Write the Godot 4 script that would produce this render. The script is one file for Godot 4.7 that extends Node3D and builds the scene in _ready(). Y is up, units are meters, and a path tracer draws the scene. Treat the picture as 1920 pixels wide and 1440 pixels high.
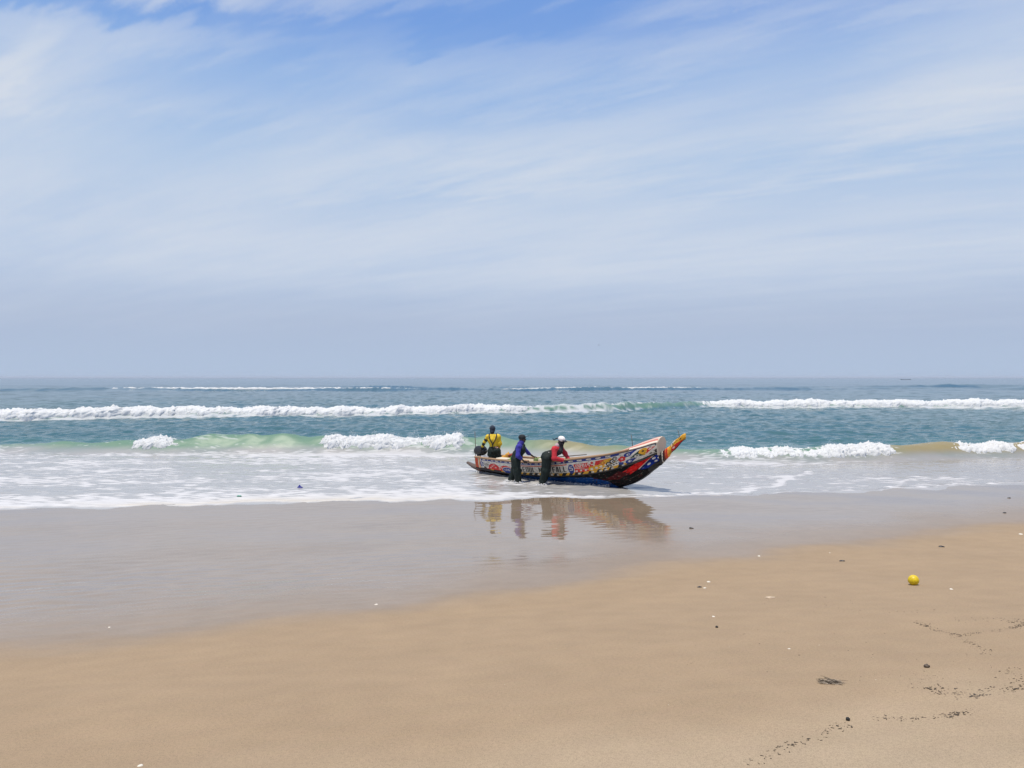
extends Node3D

# A painted wooden fishing boat is pushed off a beach by three people. y is up, the sea lies towards -z; D is the distance -z.

var rng := RandomNumberGenerator.new()
var taken := {}
var beach_table := PackedFloat32Array()
const TABLE_FROM := -400.0
const TABLE_STEP := 0.25

var n_a := noise(11, 1.0)
var n_b := noise(12, 1.0)
var n_c := noise(13, 1.0)
var n_d := noise(14, 1.0)
var n_f := noise(15, 1.0, 4)


func noise(s: int, f: float, octaves := 1) -> FastNoiseLite:
	var n := FastNoiseLite.new()
	n.seed = s
	n.noise_type = FastNoiseLite.TYPE_SIMPLEX_SMOOTH
	n.frequency = f
	n.fractal_type = FastNoiseLite.FRACTAL_FBM if octaves > 1 else FastNoiseLite.FRACTAL_NONE
	n.fractal_octaves = octaves
	return n


# ---------------------------------------------------------------- naming and nodes
func numbered(called: String, parent: Node) -> String:
	var key := str(parent.get_instance_id()) + called
	taken[key] = taken.get(key, -1) + 1
	return called if taken[key] == 0 else "%s_%03d" % [called, taken[key]]


func put(called: String, m: Mesh, mat: Material, parent: Node = self) -> MeshInstance3D:
	var o := MeshInstance3D.new()
	o.name = numbered(called, parent)
	o.mesh = m
	o.material_override = mat
	o.cast_shadow = GeometryInstance3D.SHADOW_CASTING_SETTING_ON
	parent.add_child(o, true)
	return o


func thing(called: String, at: Vector3, turn := 0.0) -> Node3D:
	var o := Node3D.new()
	o.name = numbered(called, self)
	o.position = at
	o.rotation.y = turn
	add_child(o, true)
	return o


func tag(o: Node, label: String, category: String, group := "", kind := "") -> void:
	if label:
		o.set_meta("label", label)
	if category:
		o.set_meta("category", category)
	if group:
		o.set_meta("group", group)
	if kind:
		o.set_meta("kind", kind)


func lin(r: float, g: float, b: float) -> Color:
	return Color(r, g, b).linear_to_srgb()


func flat(r: float, g: float, b: float, rough := 0.8) -> StandardMaterial3D:
	var m := StandardMaterial3D.new()
	m.albedo_color = lin(r, g, b)
	m.roughness = rough
	return m


func painted(rough := 0.8) -> StandardMaterial3D:
	var m := StandardMaterial3D.new()
	m.vertex_color_use_as_albedo = true
	m.roughness = rough
	return m


func table(points: Array, x: float, k: int) -> float:
	if x <= points[0][0]:
		return points[0][k]
	for i in range(1, points.size()):
		if x < points[i][0]:
			var t: float = (x - points[i - 1][0]) / (points[i][0] - points[i - 1][0])
			t = lerpf(t, t * t * (3.0 - 2.0 * t), 0.6)
			return lerpf(points[i - 1][k], points[i][k], t)
	return points[-1][k]


func quick_table(points: Array, k: int, from: float, to: float, step: float) -> PackedFloat32Array:
	var out := PackedFloat32Array()
	var x := from
	while x <= to:
		out.append(table(points, x, k))
		x += step
	return out


func look(t: PackedFloat32Array, from: float, step: float, x: float) -> float:
	var p := clampf((x - from) / step, 0.0, t.size() - 1.001)
	var i := int(p)
	return lerpf(t[i], t[i + 1], p - i)


# ---------------------------------------------------------------- meshes
func mesh_of(v: PackedVector3Array, idx: PackedInt32Array, n = null, c = null, uv = null, uv2 = null) -> ArrayMesh:
	var a := []
	a.resize(Mesh.ARRAY_MAX)
	a[Mesh.ARRAY_VERTEX] = v
	a[Mesh.ARRAY_INDEX] = idx
	if n == null:
		n = smooth_normals(v, idx)
	a[Mesh.ARRAY_NORMAL] = n
	if c != null:
		a[Mesh.ARRAY_COLOR] = c
	if uv != null:
		a[Mesh.ARRAY_TEX_UV] = uv
	if uv2 != null:
		a[Mesh.ARRAY_TEX_UV2] = uv2
	var m := ArrayMesh.new()
	m.add_surface_from_arrays(Mesh.PRIMITIVE_TRIANGLES, a)
	return m


func smooth_normals(v: PackedVector3Array, idx: PackedInt32Array) -> PackedVector3Array:
	var n := PackedVector3Array()
	n.resize(v.size())
	for t in range(0, idx.size(), 3):
		var a := idx[t]
		var b := idx[t + 1]
		var c := idx[t + 2]
		var f := (v[c] - v[a]).cross(v[b] - v[a])
		n[a] += f
		n[b] += f
		n[c] += f
	for i in n.size():
		n[i] = n[i].normalized()
	return n


func grid_index(nx: int, nd: int) -> PackedInt32Array:
	var idx := PackedInt32Array()
	idx.resize((nx - 1) * (nd - 1) * 6)
	var k := 0
	for j in nd - 1:
		for i in nx - 1:
			var a := j * nx + i
			idx[k] = a
			idx[k + 1] = a + nx
			idx[k + 2] = a + nx + 1
			idx[k + 3] = a
			idx[k + 4] = a + nx + 1
			idx[k + 5] = a + 1
			k += 6
	return idx


func ring_axes(t: Vector3) -> Array:
	var side := Vector3.UP if absf(t.y) < 0.9 else Vector3.RIGHT
	var n := side.cross(t).normalized()
	return [n, t.cross(n).normalized()]


func tube(st: SurfaceTool, points: Array, radii: Array, sides := 8, flatten := 1.0) -> void:
	var rings := []
	for i in points.size():
		var t: Vector3 = (points[mini(i + 1, points.size() - 1)] - points[maxi(i - 1, 0)]).normalized()
		var ax := ring_axes(t)
		var r := []
		for k in sides:
			var a := TAU * k / sides
			r.append(points[i] + (ax[0] * cos(a) + ax[1] * sin(a) * flatten) * radii[i])
		rings.append(r)
	for i in rings.size() - 1:
		for k in sides:
			var k2 := (k + 1) % sides
			quad(st, rings[i][k], rings[i + 1][k], rings[i + 1][k2], rings[i][k2])
	for k in range(1, sides - 1):
		tri(st, rings[0][0], rings[0][k], rings[0][k + 1])
		tri(st, rings[-1][0], rings[-1][k + 1], rings[-1][k])


func tri(st: SurfaceTool, a: Vector3, b: Vector3, c: Vector3) -> void:
	st.add_vertex(a)
	st.add_vertex(b)
	st.add_vertex(c)


func quad(st: SurfaceTool, a: Vector3, b: Vector3, c: Vector3, d: Vector3) -> void:
	tri(st, a, b, c)
	tri(st, a, c, d)


func begin(smooth := true) -> SurfaceTool:
	var st := SurfaceTool.new()
	st.begin(Mesh.PRIMITIVE_TRIANGLES)
	st.set_smooth_group(0 if smooth else -1)
	return st


func done(st: SurfaceTool) -> ArrayMesh:
	st.generate_normals()
	st.index()
	return st.commit()


# a box with chamfered edges
func block(st: SurfaceTool, at: Transform3D, size: Vector3, bevel := 0.01) -> void:
	var h := size / 2
	var b := minf(bevel, minf(h.x, minf(h.y, h.z)) * 0.6)
	for ax in 3:
		for s in [-1.0, 1.0]:
			var u := (ax + 1) % 3
			var w := (ax + 2) % 3
			var c := []
			for q in [[-1, -1], [1, -1], [1, 1], [-1, 1]]:
				var p := Vector3.ZERO
				p[ax] = s * h[ax]
				p[u] = q[0] * (h[u] - b)
				p[w] = q[1] * (h[w] - b)
				c.append(at * p)
			if s < 0:
				quad(st, c[0], c[1], c[2], c[3])
			else:
				quad(st, c[3], c[2], c[1], c[0])
	for ax in 3:
		var u := (ax + 1) % 3
		var w := (ax + 2) % 3
		for s in [-1.0, 1.0]:
			for q in [-1.0, 1.0]:
				var p := []
				for e in [-1.0, 1.0]:
					for k in 2:
						var r := Vector3.ZERO
						r[ax] = e * (h[ax] - b)
						r[u] = s * (h[u] - (b if k else 0.0))
						r[w] = q * (h[w] - (0.0 if k else b))
						p.append(at * r)
				if s * q > 0:
					quad(st, p[2], p[3], p[1], p[0])
				else:
					quad(st, p[0], p[1], p[3], p[2])
	for sx in [-1.0, 1.0]:
		for sy in [-1.0, 1.0]:
			for sz in [-1.0, 1.0]:
				var a := at * Vector3(sx * h.x, sy * (h.y - b), sz * (h.z - b))
				var c := at * Vector3(sx * (h.x - b), sy * h.y, sz * (h.z - b))
				var d := at * Vector3(sx * (h.x - b), sy * (h.y - b), sz * h.z)
				if sx * sy * sz > 0:
					tri(st, a, d, c)
				else:
					tri(st, a, c, d)


# rows of points joined by quads; rows[j] lies below rows[j + 1] and points run to the right as seen from outside
func sheet(st: SurfaceTool, rows: Array, flip := false, uv := []) -> void:
	for j in rows.size() - 1:
		for i in rows[j].size() - 1:
			var q := [[j, i], [j + 1, i], [j + 1, i + 1], [j, i + 1]]
			if flip:
				q.reverse()
			for k in [0, 1, 2, 0, 2, 3]:
				var r: int = q[k][0]
				var s: int = q[k][1]
				if uv:
					st.set_uv(uv[r][s])
				st.add_vertex(rows[r][s])


# a lumpy rounded body
func lump(radii: Vector3, seed_: int, rough: float, rings := 10, segments := 14) -> ArrayMesh:
	var n := noise(seed_, 1.0, 2)
	var v := PackedVector3Array()
	for j in rings + 1:
		for i in segments + 1:
			var la := PI * (float(j) / rings - 0.5)
			var lo := TAU * float(i % segments) / segments
			var d := Vector3(cos(la) * cos(lo), sin(la), cos(la) * sin(lo))
			v.append(d * radii * (1.0 + rough * n.get_noise_3dv(d * 1.3 + Vector3.ONE * seed_)))
	var idx := PackedInt32Array()
	for j in rings:
		for i in segments:
			var a := j * (segments + 1) + i
			idx.append_array([a, a + segments + 2, a + segments + 1, a, a + 1, a + segments + 2])
	var m := mesh_of(v, outward(v, idx))
	return m


# turns every triangle of a star-shaped body outwards
func outward(v: PackedVector3Array, idx: PackedInt32Array) -> PackedInt32Array:
	for t in range(0, idx.size(), 3):
		var a := v[idx[t]]
		var b := v[idx[t + 1]]
		var c := v[idx[t + 2]]
		if (c - a).cross(b - a).dot(a + b + c) < 0:
			var k := idx[t + 1]
			idx[t + 1] = idx[t + 2]
			idx[t + 2] = k
	return idx


# ---------------------------------------------------------------- smooth bodies: a field of rounded bones, meshed with surface nets
# a bone is [a, b, radius at a, radius at b]; an ellipsoid is [centre, radii, basis]
func nets(prims: Array, h: float, k: float) -> Dictionary:
	var lo := Vector3.ONE * 1e6
	var hi := -lo
	var boxes := []
	for p in prims:
		var bl: Vector3
		var bh: Vector3
		if p.size() == 4:
			var r := Vector3.ONE * maxf(p[2], p[3])
			bl = p[0].min(p[1]) - r
			bh = p[0].max(p[1]) + r
		else:
			var r2: Vector3 = Vector3.ONE * maxf(p[1].x, maxf(p[1].y, p[1].z))
			bl = p[0] - r2
			bh = p[0] + r2
		var pad := Vector3.ONE * (k + 2.0 * h)
		boxes.append([bl - pad, bh + pad])
		lo = lo.min(bl - pad)
		hi = hi.max(bh + pad)
	var nx := int((hi.x - lo.x) / h) + 2
	var ny := int((hi.y - lo.y) / h) + 2
	var nz := int((hi.z - lo.z) / h) + 2
	var f := PackedFloat32Array()
	f.resize(nx * ny * nz)
	f.fill(9.0)
	for q in prims.size():
		var p: Array = prims[q]
		var i0: Vector3 = ((boxes[q][0] - lo) / h).floor()
		var i1: Vector3 = ((boxes[q][1] - lo) / h).ceil()
		var bone := p.size() == 4
		var a: Vector3 = p[0]
		var ab := Vector3.ZERO
		var inv := 0.0
		var ra := 0.0
		var dr := 0.0
		var er := Vector3.ONE
		var bi := Basis()
		if bone:
			ab = p[1] - a
			inv = 1.0 / maxf(ab.length_squared(), 1e-9)
			ra = p[2]
			dr = p[3] - p[2]
		else:
			er = p[1]
			bi = p[2].inverse()
		for z in range(maxi(int(i0.z), 0), mini(int(i1.z) + 1, nz)):
			for y in range(maxi(int(i0.y), 0), mini(int(i1.y) + 1, ny)):
				var at := (z * ny + y) * nx
				for x in range(maxi(int(i0.x), 0), mini(int(i1.x) + 1, nx)):
					var pos := lo + Vector3(x, y, z) * h - a
					var d: float
					if bone:
						var t := clampf(pos.dot(ab) * inv, 0.0, 1.0)
						d = (pos - ab * t).length() - ra - dr * t
					else:
						pos = bi * pos
						var k0 := (pos / er).length()
						var k1 := (pos / (er * er)).length()
						d = k0 * (k0 - 1.0) / maxf(k1, 1e-6)
					var was := f[at + x]
					if was < 9.0:
						var m := maxf(k - absf(was - d), 0.0) / k
						d = minf(was, d) - m * m * k * 0.25
					f[at + x] = d
	var v := PackedVector3Array()
	var n := PackedVector3Array()
	var idx := PackedInt32Array()
	var cell := PackedInt32Array()
	cell.resize(nx * ny * nz)
	cell.fill(-1)
	var off := [0, 1, nx, nx + 1, nx * ny, nx * ny + 1, nx * ny + nx, nx * ny + nx + 1]
	var edges := [[0, 1], [2, 3], [4, 5], [6, 7], [0, 2], [1, 3], [4, 6], [5, 7], [0, 4], [1, 5], [2, 6], [3, 7]]
	var corner := [Vector3(0, 0, 0), Vector3(1, 0, 0), Vector3(0, 1, 0), Vector3(1, 1, 0), Vector3(0, 0, 1), Vector3(1, 0, 1), Vector3(0, 1, 1), Vector3(1, 1, 1)]
	for z in nz - 1:
		for y in ny - 1:
			var at := (z * ny + y) * nx
			for x in nx - 1:
				var i := at + x
				if absf(f[i]) > 2.0 * h:
					continue
				var g := [f[i], f[i + 1], f[i + nx], f[i + nx + 1], f[i + off[4]], f[i + off[5]], f[i + off[6]], f[i + off[7]]]
				var inside := 0
				for c in 8:
					inside += 1 if g[c] < 0.0 else 0
				if inside == 0 or inside == 8:
					continue
				var sum := Vector3.ZERO
				var count := 0
				for e in edges:
					var fa: float = g[e[0]]
					var fb: float = g[e[1]]
					if (fa < 0.0) != (fb < 0.0):
						sum += corner[e[0]].lerp(corner[e[1]], fa / (fa - fb))
						count += 1
				cell[i] = v.size()
				v.append(lo + (Vector3(x, y, z) + sum / count) * h)
				n.append(Vector3(g[1] + g[3] + g[5] + g[7] - g[0] - g[2] - g[4] - g[6], g[2] + g[3] + g[6] + g[7] - g[0] - g[1] - g[4] - g[5], g[4] + g[5] + g[6] + g[7] - g[0] - g[1] - g[2] - g[3]).normalized())
	var step := [1, nx, nx * ny]
	for z in range(1, nz - 1):
		for y in range(1, ny - 1):
			var at := (z * ny + y) * nx
			for x in range(1, nx - 1):
				var i := at + x
				if cell[i] < 0:
					continue
				for ax in 3:
					if (f[i] < 0.0) == (f[i + step[ax]] < 0.0):
						continue
					var s1: int = step[(ax + 1) % 3]
					var s2: int = step[(ax + 2) % 3]
					var q := [cell[i], cell[i - s1], cell[i - s1 - s2], cell[i - s2]]
					if q.min() < 0:
						continue
					if f[i] < 0.0:
						idx.append_array([q[0], q[2], q[1], q[0], q[3], q[2]])
					else:
						idx.append_array([q[0], q[1], q[2], q[0], q[2], q[3]])
	return {"v": v, "n": n, "idx": idx}


func join(into: Dictionary, more: Dictionary, at := Transform3D(), c := Color.WHITE) -> void:
	var first: int = into.v.size()
	var mirrored := at.basis.determinant() < 0
	for i in more.v.size():
		into.v.append(at * more.v[i])
		into.n.append((at.basis * more.n[i]).normalized())
		into.c.append(c)
	for t in range(0, more.idx.size(), 3):
		into.idx.append(first + more.idx[t])
		into.idx.append(first + more.idx[t + (2 if mirrored else 1)])
		into.idx.append(first + more.idx[t + (1 if mirrored else 2)])


func empty_body() -> Dictionary:
	return {"v": PackedVector3Array(), "n": PackedVector3Array(), "idx": PackedInt32Array(), "c": PackedColorArray()}


func body_mesh(b: Dictionary) -> ArrayMesh:
	return mesh_of(b.v, b.idx, b.n, b.c if b.has("c") else null)


# ---------------------------------------------------------------- drawing into an image, in metres
class Canvas:
	var im: Image
	var sx: float
	var sy: float

	func _init(w: int, h: int, width: float, height: float, ground: Color) -> void:
		im = Image.create(w, h, false, Image.FORMAT_RGB8)
		im.fill(ground)
		sx = w / width
		sy = h / height

	# v runs upwards
	func poly(points: Array, c: Color) -> void:
		var p := []
		var lo := 1e9
		var hi := -1e9
		for q in points:
			var t := Vector2(q.x * sx, im.get_height() - q.y * sy)
			p.append(t)
			lo = minf(lo, t.y)
			hi = maxf(hi, t.y)
		for y in range(maxi(0, int(lo)), mini(im.get_height(), int(hi) + 1)):
			var yc := y + 0.5
			var cuts := []
			for i in p.size():
				var a: Vector2 = p[i]
				var b: Vector2 = p[(i + 1) % p.size()]
				if (a.y <= yc) != (b.y <= yc):
					cuts.append(a.x + (b.x - a.x) * (yc - a.y) / (b.y - a.y))
			cuts.sort()
			for k in range(0, cuts.size() - 1, 2):
				var x0 := int(round(cuts[k]))
				im.fill_rect(Rect2i(x0, y, maxi(1, int(round(cuts[k + 1])) - x0), 1), c)

	func oval(x: float, y: float, rx: float, ry: float, c: Color, turn := 0.0) -> void:
		var pts := []
		for i in 20:
			var a := TAU * i / 20
			pts.append(Vector2(x, y) + Vector2(cos(a) * rx, sin(a) * ry).rotated(turn))
		poly(pts, c)

	func line(points: Array, width: float, c: Color) -> void:
		for i in points.size() - 1:
			var d: Vector2 = (points[i + 1] - points[i]).normalized() * width / 2
			var n := Vector2(-d.y, d.x)
			poly([points[i] - d * 0.6 + n, points[i + 1] + d * 0.6 + n, points[i + 1] + d * 0.6 - n, points[i] - d * 0.6 - n], c)

	func rect(x0: float, y0: float, x1: float, y1: float, c: Color) -> void:
		poly([Vector2(x0, y0), Vector2(x1, y0), Vector2(x1, y1), Vector2(x0, y1)], c)

	func letter(ch: String, x: float, y: float, w: float, h: float, t: float, c: Color) -> void:
		var strokes := {
			"M": [[0, 0, 0, 1], [0, 1, .5, .45], [.5, .45, 1, 1], [1, 1, 1, 0]], "S": [[1, 1, 0, 1], [0, 1, 0, .52], [0, .52, 1, .48], [1, .48, 1, 0], [1, 0, 0, 0]],
			"E": [[0, 0, 0, 1], [0, 1, 1, 1], [0, .5, .8, .5], [0, 0, 1, 0]], "O": [[0, 0, 0, 1], [0, 1, 1, 1], [1, 1, 1, 0], [1, 0, 0, 0]], "U": [[0, 1, 0, 0], [0, 0, 1, 0], [1, 0, 1, 1]],
			"L": [[0, 1, 0, 0], [0, 0, 1, 0]], "I": [[.5, 0, .5, 1]], "N": [[0, 0, 0, 1], [0, 1, 1, 0], [1, 0, 1, 1]], "F": [[0, 0, 0, 1], [0, 1, 1, 1], [0, .5, .8, .5]],
			"A": [[0, 0, .3, 1], [.3, 1, .7, 1], [.7, 1, 1, 0], [.15, .4, .85, .4]], "Y": [[0, 1, .5, .5], [1, 1, .5, .5], [.5, .5, .5, 0]], "D": [[0, 0, 0, 1], [0, 1, .8, .85], [.8, .85, .9, .2], [.9, .2, 0, 0]],
			"2": [[0, 1, 1, 1], [1, 1, 1, .55], [1, .55, 0, .4], [0, .4, 0, 0], [0, 0, 1, 0]], "0": [[0, 0, 0, 1], [0, 1, 1, 1], [1, 1, 1, 0], [1, 0, 0, 0]], "1": [[.5, 0, .5, 1]],
			"9": [[1, 0, 1, 1], [1, 1, 0, 1], [0, 1, 0, .5], [0, .5, 1, .5]],
		}
		for s in strokes.get(ch, []):
			line([Vector2(x + s[0] * w, y + s[1] * h), Vector2(x + s[2] * w, y + s[3] * h)], t, c)

	func star(x: float, y: float, rx: float, ry: float, c: Color, turn := 0.0) -> void:
		var pts := []
		for i in 10:
			var a := TAU * i / 10 + PI / 2
			var r := 1.0 if i % 2 == 0 else 0.34
			pts.append(Vector2(x, y) + (Vector2(cos(a), sin(a)) * r).rotated(turn) * Vector2(rx, ry))
		poly(pts, c)


# ---------------------------------------------------------------- the lie of the land and of the sea
const BEACH := [[-400, 4.6], [-60, 4.0], [-30, 3.1], [0, 2.1], [3, 1.74], [6, 1.2], [8, 0.86], [10, 0.56], [12, 0.34], [14, 0.19], [16, 0.115], [20, 0.05], [26, 0.0], [30, -0.08], [36, -0.35], [50, -1.0], [100, -4.0], [400, -14.0], [900, -25.0]]
const SWASH := [[-80, 12.0], [-30, 19.2], [-14.4, 21.55], [-10.8, 22.0], [-6.2, 22.45], [-4.1, 22.8], [-0.2, 23.15], [4.4, 23.65], [8.2, 24.3], [11.0, 24.7], [14.2, 25.7], [18.0, 27.0], [30, 31.5], [80, 50.0]]
const NEAR_WAVE := [[-90, 40.0, 0.18], [-40, 38.6, 0.28], [-25, 38.3, 0.30], [-21, 38.2, 0.42], [-17, 38.0, 0.62], [-14.5, 38.1, 0.82], [-11, 38.2, 0.80], [-9.0, 38.3, 0.66], [-5, 38.2, 0.64], [-1, 37.6, 0.74], [1, 36.9, 0.62], [2.5, 36.5, 0.72], [4, 35.8, 0.50], [7, 35.0, 0.36], [9, 34.6, 0.36], [12.5, 34.2, 0.50], [17, 34.6, 0.54], [20, 35.6, 0.58], [26, 36.8, 0.54], [34, 38.4, 0.4], [60, 46.0, 0.2]]
const NEAR_FOAM := [[-19.6, -15.2], [-9.9, -1.2], [8.6, 17.3], [20.6, 33.0]]
const FAR_WAVE := [[-160, 60.0, 0.4], [-80, 65.0, 0.72], [-44, 67.0, 0.8], [-32, 72.0, 0.784], [-13, 75.2, 0.64], [-0.5, 79.6, 0.736], [10, 84.5, 0.84], [17, 90.0, 0.784], [24, 96.0, 0.68], [39, 95.0, 0.784], [61, 93.0, 0.8], [90, 92.0, 0.76], [180, 96.0, 0.48]]
const OUTER_WAVE := [[-400, 205.0, 0.5], [-124, 213.0, 0.75], [-24, 214.0, 0.7], [40, 224.0, 0.75], [120, 236.0, 0.6], [400, 250.0, 0.5]]
const SWELL := [[-400, 255.0, 0.2], [-70, 258.0, 0.5], [-42, 256.0, 1.2], [-20, 258.0, 0.4], [60, 262.0, 0.3], [110, 266.0, 0.8], [150, 262.0, 1.7], [185, 264.0, 0.9], [260, 268.0, 0.5], [500, 270.0, 0.3]]
var wave_tables := []
var swash_table := PackedFloat32Array()


func prepare() -> void:
	var raw := quick_table(BEACH, 1, TABLE_FROM, 900.0, TABLE_STEP)
	for i in raw.size():
		var s := 0.0
		for k in range(-7, 8):
			s += raw[clampi(i + k, 0, raw.size() - 1)]
		beach_table.append(s / 15.0)
	swash_table = quick_table(SWASH, 1, -80.0, 80.0, 0.5)
	for w in [[NEAR_WAVE, -90.0, 60.0, 0.72, 2.6], [FAR_WAVE, -160.0, 180.0, 1.0, 4.0], [OUTER_WAVE, -400.0, 400.0, 2.2, 7.0], [SWELL, -400.0, 500.0, 5.0, 9.0]]:
		wave_tables.append([quick_table(w[0], 1, w[1], w[2], 0.5), quick_table(w[0], 2, w[1], w[2], 0.5), w[1], w[3], w[4]])


func ground(x: float, d: float) -> float:
	return look(beach_table, TABLE_FROM, TABLE_STEP, d - 0.25 * x)


func swash_edge(x: float) -> float:
	return look(swash_table, -80.0, 0.5, x) + n_a.get_noise_2d(x * 0.35, 3.0) * 0.36 + n_b.get_noise_2d(x * 1.1, 7.0) * 0.15 + n_c.get_noise_2d(x * 4.0, 1.0) * 0.03


func crest(w: int, x: float) -> float:
	var t: Array = wave_tables[w]
	var wig := 0.35 if w == 0 else 0.8
	return look(t[0], t[2], 0.5, x) + n_a.get_noise_2d(x * 0.22, 20.0 + w) * wig


func crest_height(w: int, x: float) -> float:
	var t: Array = wave_tables[w]
	return look(t[1], t[2], 0.5, x) * (1.0 + 0.14 * n_b.get_noise_2d(x * 0.5, 40.0 + w))


# height of the breaking waves alone; how far up a wave we are
func waves(x: float, d: float, cr: PackedFloat32Array, hs: PackedFloat32Array) -> float:
	var y := 0.0
	for w in 4:
		var u := d - cr[w]
		var t: Array = wave_tables[w]
		var wf: float = t[3]
		var wb: float = t[4]
		if u < 0.0:
			if u > -3.5 * wf:
				y += hs[w] * exp(-u * u / (wf * wf))
		elif u < 4.0 * wb:
			y += hs[w] * exp(-pow(u / wb, 1.4))
	return y


func spaced(fine: float, step: float, growth: float, reach: float, fast: float, end: float) -> Array:
	var out := []
	var x := step / 2
	while x < fine:
		out.append(x)
		x += step
	while x < reach:
		out.append(x)
		step *= growth
		x += step
	while x < end:
		out.append(x)
		step *= fast
		x += step
	out.append(end)
	return out


func both_sides(a: Array) -> PackedFloat32Array:
	var out := PackedFloat32Array()
	for i in a.size():
		out.append(-a[a.size() - 1 - i])
	out.append_array(PackedFloat32Array(a))
	return out


func _ready() -> void:
	rng.seed = 20190
	var cam := Camera3D.new()
	cam.name = "camera"
	cam.fov = 53.0
	cam.position = Vector3(0, 3.7, 0)
	cam.rotation_degrees = Vector3(-0.476, 0, 0)
	cam.near = 0.1
	cam.far = 30000.0
	add_child(cam)
	cam.current = true

	var env := Environment.new()
	env.background_mode = Environment.BG_SKY
	env.sky = Sky.new()
	var pan := PanoramaSkyMaterial.new()
	pan.panorama = ImageTexture.create_from_image(sky_image())
	env.sky.sky_material = pan
	env.tonemap_mode = Environment.TONE_MAPPER_LINEAR
	env.tonemap_exposure = 1.1
	env.sdfgi_enabled = true
	env.ssao_enabled = true
	env.ssil_enabled = true
	env.fog_enabled = true
	env.fog_density = 0.00008
	env.fog_light_color = lin(0.80, 0.87, 1.0)
	var we := WorldEnvironment.new()
	we.name = "environment"
	we.environment = env
	add_child(we)

	var sun := DirectionalLight3D.new()
	sun.name = "sun"
	sun.light_energy = 1.35
	sun.light_color = Color(1.0, 0.965, 0.9)
	sun.light_angular_distance = 0.6
	sun.shadow_enabled = true
	add_child(sun)
	sun.look_at_from_position(Vector3(-0.14, 0.96, 0.19) * 50.0, Vector3.ZERO)

	prepare()
	make_beach()
	make_sea()
	make_breakers()
	make_boat()
	make_people()
	make_beach_finds()
	make_far_things()


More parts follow.
